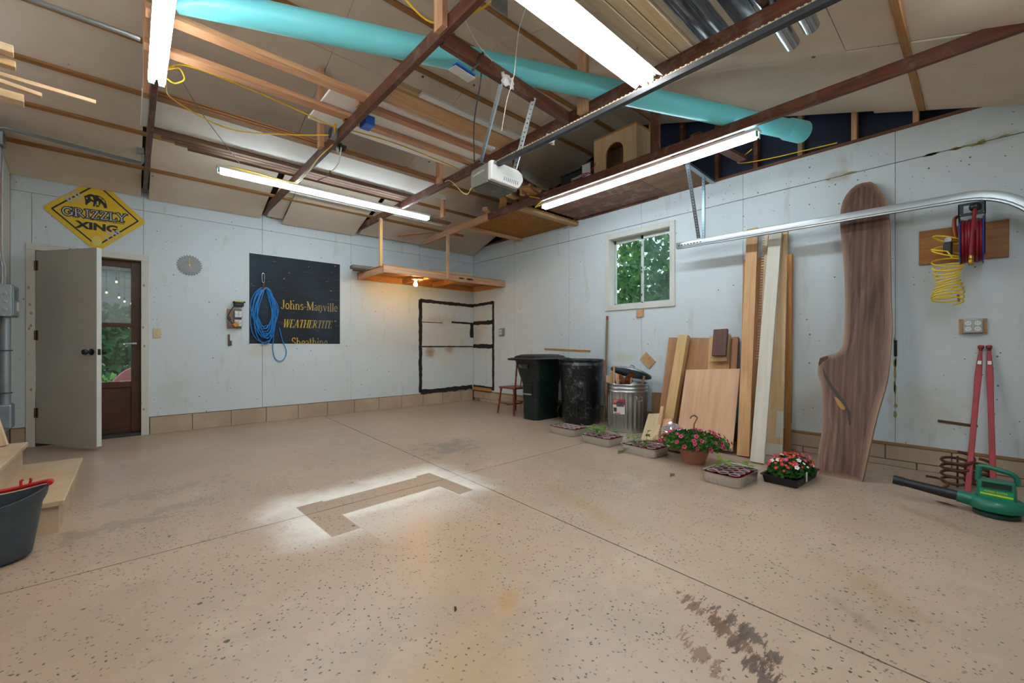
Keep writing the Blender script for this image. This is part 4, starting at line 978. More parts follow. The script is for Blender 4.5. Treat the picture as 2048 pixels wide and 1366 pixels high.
# ================================================================ BACK WALL THINGS
sans('CHAMBERLAIN', 'lettering', LENS, (ox0 - .0005, oy1 - .03, 2.385), (ox0 - .0005, oy0 + .04, 2.395), .017, (-1, 0, 0), op, .001)
sg = thing('road_sign', 'yellow diamond road sign with a bear printed on it above the door', 'sign', (-.279, YB - .006, 2.1))
YELS = plain('#d9b20f', .35, 0, .04, 3); BLK = plain('#131313', .45); SILV = plain('#aeb1b4', .4, 0, .25, 12)
cxs, czs, hr = -.279, 2.487, .412
def rdiamond(h, r=.03):
    out = []
    for k in range(4):
        a = math.pi / 2 * k; c = V((math.cos(a), math.sin(a))) * (h - r * 1.414)
        for j in range(-2, 3): out.append((c.x + r * math.cos(a + j * math.pi / 8), c.y + r * math.sin(a + j * math.pi / 8)))
    return out
MS_ = Matrix(((1, 0, 0, cxs), (0, 0, -1, YB), (0, 1, 0, czs), (0, 0, 0, 1)))
MB().prism(rdiamond(hr), .0, .006, MS_).build('plate', YELS, sg)
o_, i_ = rdiamond(hr - .062, .012), rdiamond(hr - .082, .01); m = MB(); n = len(o_)
m.v = [MS_ @ V((x, y, .0065)) for x, y in o_ + i_]
for i in range(n): m.f.append((i, (i + 1) % n, n + (i + 1) % n, n + i))
m.build('border', BLK, sg)
sn = YB - .006
SP = lambda u, v: P(u, v, y=sn)
bear = [(850, 250), (890, 240), (920, 225), (960, 222), (1000, 235), (1060, 240), (1110, 260), (1160, 300), (1190, 340), (1205, 390), (1210, 445), (1165, 440), (1150, 400), (1110, 360), (1085, 420), (1040, 425), (1035, 370), (1020, 415), (985, 412), (1000, 350), (960, 335), (910, 370), (890, 395), (865, 380), (870, 340), (860, 300)]
SQ = lambda x, y: SP(60 + x / 7.85, 360 + y / 7.85)
flat([SQ(*q) for q in bear], NB, .001).build('bear_emblem', BLK, sg)
for pl in ([(1070, 262), (1105, 275), (1140, 310), (1120, 305), (1090, 285)], [(1045, 340), (1075, 330), (1080, 400), (1050, 400)], [(940, 260), (985, 265), (1000, 320), (960, 300)], [(1130, 300), (1165, 320), (1180, 370), (1140, 330)], [(880, 275), (905, 280), (900, 300), (880, 295)]):
    flat([SQ(*q) for q in pl], NB, .0016).build('emblem_highlight', YELS, sg)
serif('GRIZZLY', 'lettering_outline', BLK, SQ(495, 545), SQ(1520, 665), .088, NB, sg, 0, .13, .001)
serif('GRIZZLY', 'lettering', SILV, SQ(495, 545), SQ(1520, 665), .088, NB, sg, 0, .005, .0022)
sans('SMOKELESS TOBACCO', 'small_lettering', BLK, SQ(935, 628), SQ(1480, 704), .017, NB, sg, .0026, .03)
sans('XING', 'lettering', BLK, SQ(700, 748), SQ(1380, 836), .082, NB, sg, .0012, .05)
for (a, b, c, d_) in ((525, 260, 690, 380), (570, 215, 750, 375), (640, 175, 840, 375), (700, 150, 860, 320)):
    A, B_ = SQ(a, b), SQ(c, d_); w_ = V((.009, 0, .011)); flat([A + w_ * .6, A - w_ * .6, (A + B_) / 2 - w_ * .7, B_, (A + B_) / 2 + w_ * .7], NB, .0024).build('claw_mark', SILV, sg)
for (a, b, c, d_) in ((1320, 990, 1150, 880), (1390, 950, 1200, 810), (1430, 915, 1290, 800), (1470, 885, 1350, 790)):
    A, B_ = SQ(a, b), SQ(c, d_); w_ = V((.008, 0, .01)); flat([A, (A + B_) / 2 - w_ * .6, B_ - w_ * .9, B_ + w_ * .9, (A + B_) / 2 + w_ * .6], NB, .0024).build('claw_mark', SILV, sg)
c = SQ(1050, 960); flat([c + V((.042 * math.cos(a), 0, .055 * math.sin(a))) for a in [k * math.pi / 8 for k in range(16)]], NB, .0015).build('round_seal', plain('#d9c65f', .5), sg)
# saw blade clock
sbk = thing('saw_blade_clock', 'toothed circular saw blade clock on the back wall', 'clock', (.537, YB, 2.035))
pts = []; nt = 26
for k in range(nt):
    a = 2 * math.pi * k / nt; b = 2 * math.pi / nt
    pts += [(.116 * math.cos(a), .116 * math.sin(a)), (.128 * math.cos(a + b * .2), .128 * math.sin(a + b * .2)), (.128 * math.cos(a + b * .45), .128 * math.sin(a + b * .45)), (.112 * math.cos(a + b * .6), .112 * math.sin(a + b * .6))]
MC_ = Matrix(((1, 0, 0, .537), (0, 0, -1, YB), (0, 1, 0, 2.035), (0, 0, 0, 1)))
MB().prism(pts, .004, .0065, MC_).build('blade', plain('#6a6c6e', .38, .8, .2), sbk)
GOLD = metal('#caa64a', .3)
for a, l in ((1.6, .08), (-1.2, .05)): MB().bar(MC_ @ V((0, 0, .01)), MC_ @ V((math.cos(a) * l, math.sin(a) * l, .01)), .005, .002, NB).build('clock_hand', GOLD, sbk)
MB().lathe([(.012, .0065), (.012, .012), (.001, .014)], 10, MC_).build('hub', GOLD, sbk)
for k in range(12): MB().lathe([(.004, .0065), (.003, .008)], 6, MC_ @ Matrix.Translation((.085 * math.cos(k * math.pi / 6), .085 * math.sin(k * math.pi / 6), 0)), False, True).build('hour_mark', GOLD, sbk)
sw = thing('light_switch', 'beige light switch plate beside the door', 'light switch', (.229, YB, 1.13))
MB().box(.193, .265, YB - .007, YB, 1.137, 1.253).build('cover_plate', plain('#c9bb8c', .45), sw, bevel=.003)
MB().box(.224, .234, YB - .018, YB - .006, 1.185, 1.205).build('toggle', plain('#d8cda2', .4), sw)
for z in (1.16, 1.23): MB().lathe([(.003, 0), (.003, .002)], 6, Matrix.Translation((.229, YB - .007, z)) @ Matrix.Rotation(math.pi / 2, 4, 'X'), False, True).build('screw', DULL, sw)
def outlet(name, label, c, nrm, n=2, horizontal=True, s=.1, board=None, bmat=FRESH):
    """square metal box cover with four sockets; optional backing board (y-or-x half width, z0, z1)"""
    c = V(c); nz = V(nrm); ux = V((0, 0, 1)).cross(nz); M = Matrix((ux, V((0, 0, 1)), nz)).transposed().to_4x4(); M.translation = c
    t = thing(name, label, 'outlet', c); d0 = 0
    if board: MB().box(board[0], board[1], board[2], board[3], 0, .02).build('backing_board', bmat, t, M=None) if False else MB().add([M @ v for v in MB().box(board[0], board[1], board[2], board[3], 0, .02).v], MB().box(0, 1, 0, 1, 0, 1).f).build('backing_board', bmat, t); d0 = .02
    def loc(mb, nm, mt, **k):
        mb.v = [M @ v for v in mb.v]; return mb.build(nm, mt, t, **k)
    cs = [(0, 0)] if n == 1 else n
    for (ax, az) in cs:
        loc(MB().box(ax - s / 2, ax + s / 2, az - s / 2, az + s / 2, d0, d0 + .04), 'metal_box', GALV, bevel=.004)
        for i in (-1, 1):
            for j in (-1, 1):
                q = Matrix.Translation((ax + i * s * .24, az + j * s * .21, d0 + .04))
                fc = loc(MB().lathe([(s * .17, 0), (s * .17, .003), (.001, .003)], 12, q), 'socket_face', WHITEP)
                loc(MB().box(ax + i * s * .24 - .006, ax + i * s * .24 - .004, az + j * s * .21 - .004, az + j * s * .21 + .006, d0 + .043, d0 + .0436).box(ax + i * s * .24 + .004, ax + i * s * .24 + .006, az + j * s * .21 - .004, az + j * s * .21 + .006, d0 + .043, d0 + .0436), 'slot', BLACKP)
    return t
ob = outlet('outlet_board', 'double outlet board with a plugged black charger on the back wall', (1.0, YB, 1.4), NB, ((.043, .055), (.04, -.062)), s=.088, board=(-.075, .085, -.13, .12), bmat=plain('#8d7263', .8))
pg = thing('plug_adapter', 'orange plug adapter on a black cord at the double outlet', 'plug', (1.0, YB - .07, 1.3))
MB().bar((.985, YB - .085, 1.30), (1.03, YB - .085, 1.34), .05, .045, (0, -1, 0)).build('orange_block', plain('#c8861f', .5), pg, bevel=.006)
MB().tube(catmull([(.985, YB - .09, 1.32), (.93, YB - .08, 1.38), (.93, YB - .06, 1.43), (.97, YB - .05, 1.52), (1.0, YB - .05, 1.56)]), .006, 6).build('cord', BLACKP, pg, True)
MB().bar((.93, YB - .08, 1.42), (.95, YB - .08, 1.37), .03, .025, (0, -1, 0)).build('plug_body', BLACKP, pg, bevel=.004)
ch_ = thing('battery_pack', 'black battery charger with a yellow stripe above the outlets', 'battery charger', (1.05, YB - .05, 1.55))
MB().box(.995, 1.1, YB - .09, YB, 1.555, 1.605).build('body', plain('#131d26', .4), ch_, bevel=.01); MB().box(.985, 1.115, YB - .1, YB - .0, 1.605, 1.622).build('top', BLACKP, ch_, bevel=.004); MB().box(.995, 1.09, YB - .102, YB - .099, 1.608, 1.619).build('stripe', plain('#c9ae24', .4), ch_)
hk = thing('tool_hook', 'small dark bracket screwed to the wall under the outlets', 'bracket', (.95, YB, 1.04))
MB().box(.935, .955, YB - .02, YB, 1.04, 1.19).box(.955, .975, YB - .02, YB, 1.045, 1.11).build('bracket', plain('#5c4d42', .7, .2), hk, bevel=.002)
# bare sheathing with lettering
SHM = NT('black_sheathing'); p_ = SHM.pos()
c_ = SHM.mix(SHM.step(SHM.noise(p_, 2, 4), .3, .75), lin('#161b22'), lin('#1f3040'))
c_ = SHM.mix(SHM.math('MULTIPLY', SHM.step(SHM.noise(SHM.mapping(p_, (4, 4, 22), (1, 0, 0), (0, .25, 0)), 1.4, 7, .7), .58, .75), .5), c_, lin('#6d7275'))
c_ = SHM.mix(SHM.math('MULTIPLY', SHM.step(SHM.voro(p_, 9), .09, .05), .8), c_, lin('#b7a597'))
SHM = SHM.done(c_, .6, 0, .3)
sp = thing('sheathing_panel', 'black bare sheathing panel with yellow lettering on the back wall', 'wall panel', (1.77, YB, 1.07))
MB().box(1.172, 2.369, YB - .003, YB + .0, 1.07, 2.285).build('sheet', SHM, sp)
for b in ((1.163, 1.173, 1.06, 2.295), (2.367, 2.378, 1.06, 2.295), (1.163, 2.378, 2.283, 2.294), (1.163, 2.378, 1.06, 1.071)):
    MB().box(b[0], b[1], YB - .005, YB, b[2], b[3]).build('paint_edge', WHITEP, sp)
YLM = NT('faded_yellow_print'); sxx = YLM.n('ShaderNodeSeparateXYZ'); YLM.t.links.new(YLM.pos(), sxx.inputs[0])
YLM = YLM.done(YLM.mix(YLM.math('ADD', YLM.step(sxx.outputs[0], 1.85, 2.15), YLM.math('MULTIPLY', YLM.noise(YLM.pos(), 12, 5), .4), None, True), lin('#c9a32a'), lin('#8f8458')), .6, 0, .2)
e = .003
serif('Johns-Manville', 'lettering', YLM, (1.555, YB - e, 1.56), (2.335, YB - e, 1.56), .125, NB, sp)
serif('WEATHERTITE', 'lettering', YLM, (1.575, YB - e, 1.30), (2.24, YB - e, 1.305), .115, NB, sp, .22)
serif('*', 'lettering', YLM, (2.26, YB - e, 1.32), (2.3, YB - e, 1.32), .11, NB, sp, .2)
serif('Sheathing', 'lettering', YLM, (1.69, YB - e, 1.035), (2.19, YB - e, 1.04), .125, NB, sp, 0, 0, .0015, .036)
# blue extension cord
cd = thing('extension_cord', 'coiled blue extension cord hanging on the black panel', 'extension cord', (1.34, YB - .02, .82))
rr = random.Random(3); path = []; T0 = V((1.345, YB - .035, 1.83))
for k in range(13):
    w_ = rr.uniform(.09, .172); bz = rr.uniform(1.13, 1.32) if k < 11 else rr.uniform(1.05, 1.1); cxk = 1.355 + rr.uniform(-.02, .02); dep = YB - .014 - .004 * (k % 9)
    for j in range(18):
        a = 2 * math.pi * j / 18 + math.pi / 2
        x_ = cxk + w_ * math.cos(a) * (1 - .3 * max(0, math.sin(a))) * (1 if math.sin(a) < .95 else .4); zz = (T0.z + bz) / 2 + (T0.z - bz) / 2 * math.sin(a) + rr.uniform(-.004, .004)
        path.append(V((x_ + .012 * math.sin(j * .9 + k), dep, zz)))
path += [V((1.44, YB - .03, 1.5)), V((1.46, YB - .02, 1.2)), V((1.45, YB - .015, 1.0)), V((1.48, YB - .012, .87)), V((1.54, YB - .012, .83)), V((1.6, YB - .012, .87)), V((1.62, YB - .012, .98)), V((1.57, YB - .015, 1.12)), V((1.53, YB - .02, 1.3))]
MB().tube(catmull(path, 3), .0058, 6).build('cable', plain('#1f7fc8', .4, 0, .1), cd, True)
MB().tube([(1.33, YB - .045, 1.81), (1.335, YB - .05, 1.86), (1.35, YB - .04, 1.87), (1.36, YB - .03, 1.81)], .009, 8).build('velcro_tie', plain('#7a2a2e', .7), cd, True)
MB().tube(catmull([(1.325, YB - .02, 1.9), (1.32, YB - .02, 2.0), (1.335, YB - .02, 2.03), (1.35, YB - .02, 2.0), (1.345, YB - .02, 1.9), (1.33, YB - .02, 1.86)]), .004, 6).ball((1.335, YB - .02, 1.9), .014, 8, 5).build('snap_hook', STEEL, cd, True)
# hanging shelf in the corner
sh = thing('hanging_shelf', 'wooden shelf frame hung from the trusses in the back corner', 'shelf', (3.76, 6.08, 2.07))
SHW = ORANGE; f0 = 5.63
plank('front_rail', (2.63, f0, 2.125), (4.895, f0, 2.125), .038, .095, FRESH, parent=sh); plank('back_rail', (2.63, 6.525, 2.125), (4.895, 6.525, 2.125), .038, .095, SHW, parent=sh)
for x in (2.65, 3.4, 3.98, 4.87): plank('joist', (x, f0 + .02, 2.12), (x, 6.505, 2.12), .038, .085, FRESH if x < 3 else SHW, parent=sh)
for k in range(6): plank('deck_board', (2.63, f0 + .06 + .155 * k, 2.18), (4.89, f0 + .06 + .155 * k, 2.18), .15, .015, SHW, parent=sh)
for x, zt in ((2.585, 2.82), (3.69, 2.98)): plank('hanger_post', (x + .0, f0 - .03, 2.09 if x > 3 else 2.15), (x, f0 - .03, zt), .04, .036, FRESH, (0, 1, 0), sh)
wire('yellow_cable', 'yellow cable stapled down the post to the shelf bulb', [(2.57, f0 - .055, 2.75), (2.565, f0 - .055, 2.4), (2.57, f0 - .055, 2.17)], .005, YEL, 'cable', ye)
for k, (a, b, w_, s) in enumerate((((2.42, 6.25, 2.215), (2.95, 6.2, 2.215), .14, 'longer one in front'), ((2.52, 6.42, 2.215), (3.1, 6.38, 2.215), .1, 'shorter one behind'))):
    plank('grey_board', a, b, w_, .05, wood('#8c8679', '#5d5850', .85), label='weathered grey board on the corner shelf, the %s' % s, cat='board', group='grey boards on the corner shelf', bevel=.008)
sp_ = thing('cardboard_tube', 'off-white tube lying on the corner shelf with its open end showing', 'tube', (4.2, 5.85, 2.19))
MB().tube([(3.6, 6.0, 2.237), (4.25, 5.78, 2.237)], .045, 20, cap=False).build('outer', plain('#b6a998', .7), sp_, True); MB().tube([(4.252, 5.78, 2.237), (3.65, 5.99, 2.237)], .034, 20, cap=False).build('inner', plain('#5c5248', .8), sp_, True)
for k, (x, y_) in enumerate(((3.0, 6.0), (3.25, 5.95), (3.5, 6.2))): plank('board', (x, y_, 2.195), (x + .4, y_ + .05, 2.195), .1, .012, PALE, label='thin pale board lying flat on the corner shelf, %s' % ('nearest the first post', 'middle one', 'far one')[k], cat='board', group='thin boards on the corner shelf')
lb = thing('shelf_bulb', 'glowing bare bulb in a porcelain holder under the corner shelf', 'light bulb', (3.27, 5.86, 2.0))
bp = V((3.27, 5.86, 2.075))
MB().box(3.22, 3.38, 5.81, 5.91, 2.075, 2.1725).build('mount_block', FRESH, lb)
MB().lathe([(.045, .0), (.045, -.012), (.022, -.02), (.02, -.04)], 16, Matrix.Translation(bp), True).build('lampholder', plain('#d9d3c6', .4), lb, True)
MB().lathe([(.013, -.035), (.016, -.05), (.029, -.075), (.03, -.09), (.02, -.108), (.001, -.114)], 16, Matrix.Translation(bp)).build('bulb', emit('bulb_glow', (1, .58, .22, 1), 320), lb, True)
for a in ((3.9, 4.02), (4.05, 4.2)):
    MB().ball(((a[0] + a[1]) / 2, f0 - .02, 2.13), (a[1] - a[0]) / 2, 8, 5, (1, .02, .2)).build('black_smudge', TAR, sh)
# ================================================================ LEFT WALL ELECTRICS
PANEL = plain('#93a0a8', .4, .4, .08)
ep = thing('breaker_panel', 'grey electrical panel with knockouts on the side wall', 'electrical panel', (-.84, 5.85, 1.3))
MB().box(XL, -.78, 5.72, 5.99, 1.30, 1.585).build('enclosure', PANEL, ep, bevel=.006)
MB().box(-.78, -.772, 5.73, 5.98, 1.31, 1.575).build('cover', PANEL, ep, bevel=.003); MB().box(-.772, -.768, 5.78, 5.86, 1.45, 1.55).build('breaker_window', plain('#5d6b73', .4), ep); MB().box(-.772, -.77, 5.88, 5.96, 1.36, 1.44).build('paper_label', WHITEP, ep)
for i in range(3):
    for j in range(2): MB().lathe([(.014, 0), (.014, .002), (.01, .003), (.001, .003)], 12, Matrix.Translation((-.82 - .04 * j, 5.719, 1.36 + .07 * i)) @ Matrix.Rotation(math.pi / 2, 4, 'X')).build('knockout', GALV, ep)
dp = thing('electrical_conduit', 'thick grey conduit pipe dropping from the breaker panel', 'conduit', (-.84, 5.85, .2))
MB().tube([(-.835, 5.85, 1.3), (-.835, 5.85, .52)], .032, 16).build('pipe', CONDUIT, dp, True)
MB().box(-.875, -.79, 5.79, 5.93, .3, .52).build('elbow_box', CONDUIT, dp, bevel=.015)
for z in (.62, 1.0): MB().tube([(XL, 5.81, z), (-.835, 5.808, z), (-.795, 5.85, z)], .006, 6).build('strap', DULL, dp)
for k in range(3):
    yk = 5.76 + .06 * k; xk = -.865
    wire('conduit', 'thin metal conduit rising from the breaker panel, %s' % ('nearest the camera', 'middle', 'farthest back')[k], [(xk + .02, yk, 1.585), (xk + .02, yk, 1.75), (xk, yk + .02, 1.9), (xk, yk + .02, 2.5), (xk + .01, yk - .01, 2.75), (xk, yk - .02, 2.8)], .009, CONDUIT if k != 1 else plain('#9b8066', .6), 'conduit', 'conduits above the panel')
jb2 = thing('junction_box', 'grey square junction box at the top of the corner conduits', 'junction box', (-.86, 5.77, 2.8))
MB().box(XL, -.83, 5.72, 5.84, 2.8, 2.92).build('box', GALV, jb2, bevel=.004)
for k in range(2):
    wire('conduit', 'metal conduit bent along under the ceiling over the sign, %s' % ('upper', 'lower')[k], [(-.87, 5.73 - .02 * k, 2.9), (-.83, 5.74 - .04 * k, 2.95 - .015 * k), (-.7, 5.74 - .04 * k, 2.95 - .02 * k), (-.3, 5.77 - .04 * k, 2.94 - .025 * k), (.03, 5.78 - .04 * k, 2.925 - .03 * k), (.085, 5.78 - .04 * k, 2.93 - .02 * k), (.09, 5.78 - .04 * k, 3.0)], .0115, CONDUIT, 'conduit', 'conduits under the ceiling')
tag(MB().box(.04, .1, 5.71, 5.78, 3.0, 3.06).build('junction_box', GALV, bevel=.003), 'small galvanized box on the first truss where the conduits end', 'junction box')
plank('corner_stud', (XL + .012, 6.0, .2), (XL + .012, 6.0, 2.9), .04, .02, FRESH, (1, 0, 0), wl)
# ================================================================ WALL THINGS ON THE RIGHT
outlet('wall_outlet', 'grey four-socket outlet near the black outlined corner', (XR, 5.69, 1.285), NR, 1, s=.11, board=(-.06, .06, -.07, .07), bmat=plain('#a3957f', .7))
ol = outlet('wall_outlet', 'four-socket metal outlet on a wood block above the red handles', (XR, .045, 1.195), NR, 1, s=.105, board=(-.075, .075, -.058, .058), bmat=wood('#c29b73', '#a27d58', .7, 1, False))
plank('yardstick', (XR - .004, 4.66, .99), (XR - .004, 3.757, .965), .03, .006, wood('#b58b5a', '#8f673b', .6), (-1, 0, 0), label='wooden yardstick nailed to the wall above the bins', cat='yardstick')
bs = thing('broom_handle', 'old wooden broom handle leaning upright beside the metal can', 'broom handle', (XR - .03, 3.45, 0))
MB().tube([(4.80, 3.45, 0), (XR - .016, 3.46, 1.42)], .0135, 12).build('shaft', wood('#8f7f63', '#655940', .8, 1, False, .1, 2), bs, True)
MB().lathe([(.016, 0), (.016, .05), (.001, .055)], 10, Matrix.Translation((XR - .016, 3.46, 1.40))).build('end_cap', plain('#7a4a38', .7), bs)
tag(MB().box(XR - .02, XR, 2.905, 3.006, 1.413, 1.512).build('wood_block', FRESH, bevel=.003), 'small square wood block nailed under the window', 'wood block')
dq = [RP(1293, 704), RP(1281, 719), RP(1299, 738), RP(1312, 723)]
m = MB().add([q + V((-.014, 0, 0)) for q in dq] + dq, [(0, 1, 2, 3), (7, 6, 5, 4), (0, 4, 5, 1), (1, 5, 6, 2), (2, 6, 7, 3), (3, 7, 4, 0)])
tag(m.build('wood_tile', wood('#c39a70', '#a57f57', .6, .6, False)), 'square wood tile tilted on the wall above the lumber', 'wood tile')
tag(MB().box(XR - .006, XR, .487, .507, .95, 1.09).build('metal_strip', BLACKP), 'small black metal strip on the wall beside the walnut slab', 'metal strip')
plank('wood_shim', (XR - .006, .24, .43), (XR - .006, .02, .415), .02, .01, wood('#6b4631', '#3e271b', .8), (-1, 0, 0), label='thin dark splinter stuck on the wall behind the red handles', cat='wood splinter')
# garage door track
tk = thing('door_track', 'galvanized garage door track running along the window wall', 'door track', (4.78, 1.2, 2.19))
path = [V((4.62, 2.33, 2.178))] + [V((4.62, 2.32 - .113 * k, 2.178 - .0012 * k)) for k in range(1, 20)]
for k in range(0, 13): path.append(V((4.62, .1 - .42 * math.sin(math.pi / 2 * k / 12), 1.735 + .42 * math.cos(math.pi / 2 * k / 12))))
path.append(V((4.62, -.32, 0.02)))
prof = [(-.006, .02), (-.006, .0), (.0, -.022), (.006, -.024), (.03, -.012), (.03, .012), (.006, .024), (0, .022)]
prof = [(.03, .034), (.0, .034), (-.004, .026), (-.004, -.016), (.002, -.022), (.002, -.032), (.03, -.034)]
m = MB(); n = len(prof)
for i, p in enumerate(path):
    a = path[max(0, i - 1)]; b = path[min(len(path) - 1, i + 1)]; t = (b - a).normalized(); up = V((1, 0, 0)).cross(t) * -1
    if i < 25 and up.z < 0: up = -up
    m.v += [p + V((1, 0, 0)) * x + up * z for x, z in prof]
for i in range(len(path) - 1):
    for j in range(n - 1): m.f.append((i * n + j, i * n + j + 1, (i + 1) * n + j + 1, (i + 1) * n + j))
o = m.build('track', plain('#b3bac0', .35, .55, .06), tk, True); s = o.modifiers.new('thick', 'SOLIDIFY'); s.thickness = .002
for k in range(8): MB().box(4.612, 4.6155, 2.29 - .035 * k, 2.305 - .035 * k, 2.172, 2.182).build('slot', BLACKP, tk)
strap((4.2, 2.0, 2.88), (4.61, 2.07, 2.22), .035, (-1, -.3, 0), tk, metal('#8fa3b0', .4)); strap((4.64, 2.03, 2.93), (4.64, 2.03, 2.21), .035, (-1, 0, 0), tk, metal('#8fa3b0', .4))
plank('track_beam', (4.2, 2.0, 2.89), (4.88, 2.03, 2.89), .05, .03, GALV, parent=tk)
# hose reel
rb = plank('reel_board', (XR - .011, .348, 1.853), (XR - .011, -.138, 1.85), .281, .022, wood('#a9713a', '#875524', .5, .7, False, 0), (-1, 0, 0), label='orange-brown board carrying the hose reel', cat='board')
hrl = thing('hose_reel', 'retractable hose reel with red hose on the orange-brown board', 'hose reel', (XR - .15, .05, 1.67))
RC = P(1943, 482, x=XR - .19); Mx = Matrix.Translation(RC) @ Matrix.Rotation(math.pi / 2, 4, 'X')
BLUE = plain('#1c4fae', .4)
for s in (-.062, .055): MB().lathe([(.05, s), (.172, s), (.18, s + .004), (.172, s + .008), (.05, s + .008)], 32, Mx).build('reel_flange', BLUE, hrl, True)
HOSE = plain('#820f1d', .4)
for k in range(6):
    r = .156 - .006 * (k % 2); m = MB().tube([Mx @ V((r * math.cos(a), r * math.sin(a), -.045 + .0185 * k)) for a in [2 * math.pi * j / 28 for j in range(28)]], .0105, 8, True); m.build('hose_winding', HOSE, hrl, True)
MB().lathe([(.001, -.06), (.135, -.06), (.135, .055), (.001, .055)], 24, Mx).build('drum', plain('#2a0d10', .6), hrl, True)
BRK = plain('#17181a', .4, .3)
fp = MB(); xx = XR - .335; z0, z1 = 1.995, 2.09; y0_, y1_ = P(1972, 400, x=xx).y, P(1916, 400, x=xx).y
fr_ = [(y0_, z0), (y1_, z0), (y1_, z1), (y0_, z1)]; fi = [(y0_ + .03, z0 + .022), (y1_ - .028, z0 + .022), (y1_ - .028, z1 - .018), (y0_ + .03, z1 - .018)]
for q, nm in ((0, 1), (1, 2), (2, 3), (3, 0)):
    fp.add([(xx, *fr_[q]), (xx, *fr_[nm]), (xx, *fi[nm]), (xx, *fi[q]), (xx + .006, *fr_[q]), (xx + .006, *fr_[nm]), (xx + .006, *fi[nm]), (xx + .006, *fi[q])], [(0, 1, 2, 3), (4, 7, 6, 5), (0, 4, 5, 1), (3, 2, 6, 7)])
fp.build('guide_frame', BRK, hrl)
for s in (y0_ + .002, y1_ - .006): MB().add([(xx, s, z1), (xx, s, z0), (XR - .12, s, 1.75), (XR - .022, s, 1.75), (XR - .022, s, 1.99), (XR - .1, s, z1)] + [(xx, s + .005, z1), (xx, s + .005, z0), (XR - .12, s + .005, 1.75), (XR - .022, s + .005, 1.75), (XR - .022, s + .005, 1.99), (XR - .1, s + .005, z1)], [tuple(range(6)), tuple(reversed(range(6, 12)))] + [(i, (i + 1) % 6, 6 + (i + 1) % 6, 6 + i) for i in range(6)]).build('side_arm', BRK, hrl)
for (a, b) in fr_: MB().ball((xx - .004, a + (.012 if a < 0 else -.012), b + (.012 if b < 2.05 else -.012)), .006, 8, 4).build('bolt', STEEL, hrl)
MB().ball((xx - .02, .03, 2.048), .034, 14, 8).build('stop_ball', plain('#101820', .3), hrl, True)
MB().tube(catmull([(xx - .03, .03, 2.048), (xx - .05, .035, 1.99), (xx - .03, .042, 1.9), (xx - .02, .05, 1.76), (xx - .02, .052, 1.69)]), .0115, 8).build('hose_tail', HOSE, hrl, True)
MB().lathe([(.012, 0), (.014, -.02), (.01, -.025), (.016, -.035), (.016, -.055), (.012, -.07)], 10, Matrix.Translation((xx - .02, .052, 1.70)), True, True).build('brass_fitting', metal('#b08a3c', .35), hrl, True)
MB().lathe([(.02, 0), (.02, .015), (.001, .017)], 14, Matrix.Translation((XR - .2, .175, 1.86)) @ Matrix.Rotation(-math.pi / 2, 4, 'Y')).build('pressure_gauge', plain('#b8c4cc', .3), hrl)
MB().box(XR - .24, XR - .19, .15, .2, 1.74, 1.84).build('regulator', BLACKP, hrl, bevel=.01); MB().tube([(XR - .2, .17, 1.85), (XR - .2, .115, 1.85)], .014, 8).build('brass_elbow', metal('#b08a3c', .35), hrl)
MB().tube(catmull([(XR - .2, .13, 1.85), (XR - .2, .14, 1.95), (XR - .17, .14, 2.02), (XR - .1, .13, 2.05)]), .012, 8).build('inlet_hose', plain('#a04a20', .5), hrl, True)
yc = []
cxh, cyh = XR - .24, .165
for j in range(0, 14 * 20):
    a = 2 * math.pi * j / 20; tt = j / (14 * 20); drop = 1.84 - .10 * min(1, tt * 4) - .36 * max(0, (tt - .1) / .9) ** .9
    r_ = .078 + .012 * math.sin(tt * 9); yc.append(V((cxh + r_ * .6 * math.cos(a), cyh + .01 + r_ * math.sin(a), drop + .024 * math.sin(a + tt * 5) + (.05 * math.sin(a * .5) if tt < .18 else 0))))
hs = thing('coiled_hose', 'bright yellow coiled air hose hanging from the reel', 'hose', (cxh, cyh, 1.37))
MB().tube([(XR - .2, .17, 1.84)] + yc, .0052, 6).build('coil', plain('#e2c017', .4), hs, True)
MB().tube([(cxh, cyh - .045, 1.43), (cxh, cyh - .05, 1.375)], .007, 8).build('end_fitting', metal('#b08a3c', .35), hs)
# ================================================================ STAIRS AND BUCKET
STEP = NT('painted_step'); p_ = STEP.pos()
STEP = STEP.done(STEP.mix(STEP.step(STEP.noise(p_, 3, 5), .3, .7), lin('#c8ae90'), lin('#b29a7e')), .45)
stp = thing('stairs', 'beige painted wooden steps against the side wall', 'stairs', (-.59, 4.0, 0))
MB().box(XL, -.3, 3.45, 4.62, 0, .15).build('lower_riser', STEP, stp); MB().box(XL, -.275, 3.43, 4.635, .15, .182).build('lower_tread', STEP, stp, bevel=.006)
MB().box(XL, -.565, 3.45, 4.5, .182, .33).build('upper_riser', STEP, stp); MB().box(XL, -.54, 3.43, 4.52, .33, .362).build('upper_tread', STEP, stp, bevel=.006)
plank('board', (-.655, 4.42, .363), (-.86, 4.5, 1.25), .075, .036, PALE, (0, -1, 0), label='pale two-by-four leaning in the corner behind the steps', cat='board')
bk = thing('mop_bucket', 'dark grey mop bucket with red rim beside the steps', 'bucket', (-.53, 3.17, 0))
BKM = plain('#39434c', .45, 0, .06)
def oval(rx, ry, z, n=36, lift=0): return [V((-.53 + rx * math.cos(a), 3.17 + ry * math.sin(a), z + lift * max(0, math.cos(a)) ** 2)) for a in [2 * math.pi * j / n for j in range(n)]]
m = MB(); rings = [oval(.14, .1, 0), oval(.165, .12, .02), oval(.185, .132, .15), oval(.2, .14, .24, 36, .02), oval(.215, .15, .25, 36, .045), oval(.222, .155, .285, 36, .05), oval(.21, .145, .285, 36, .05), oval(.19, .132, .2, 36, .02), oval(.15, .11, .015)]
for r in rings: m.v += r
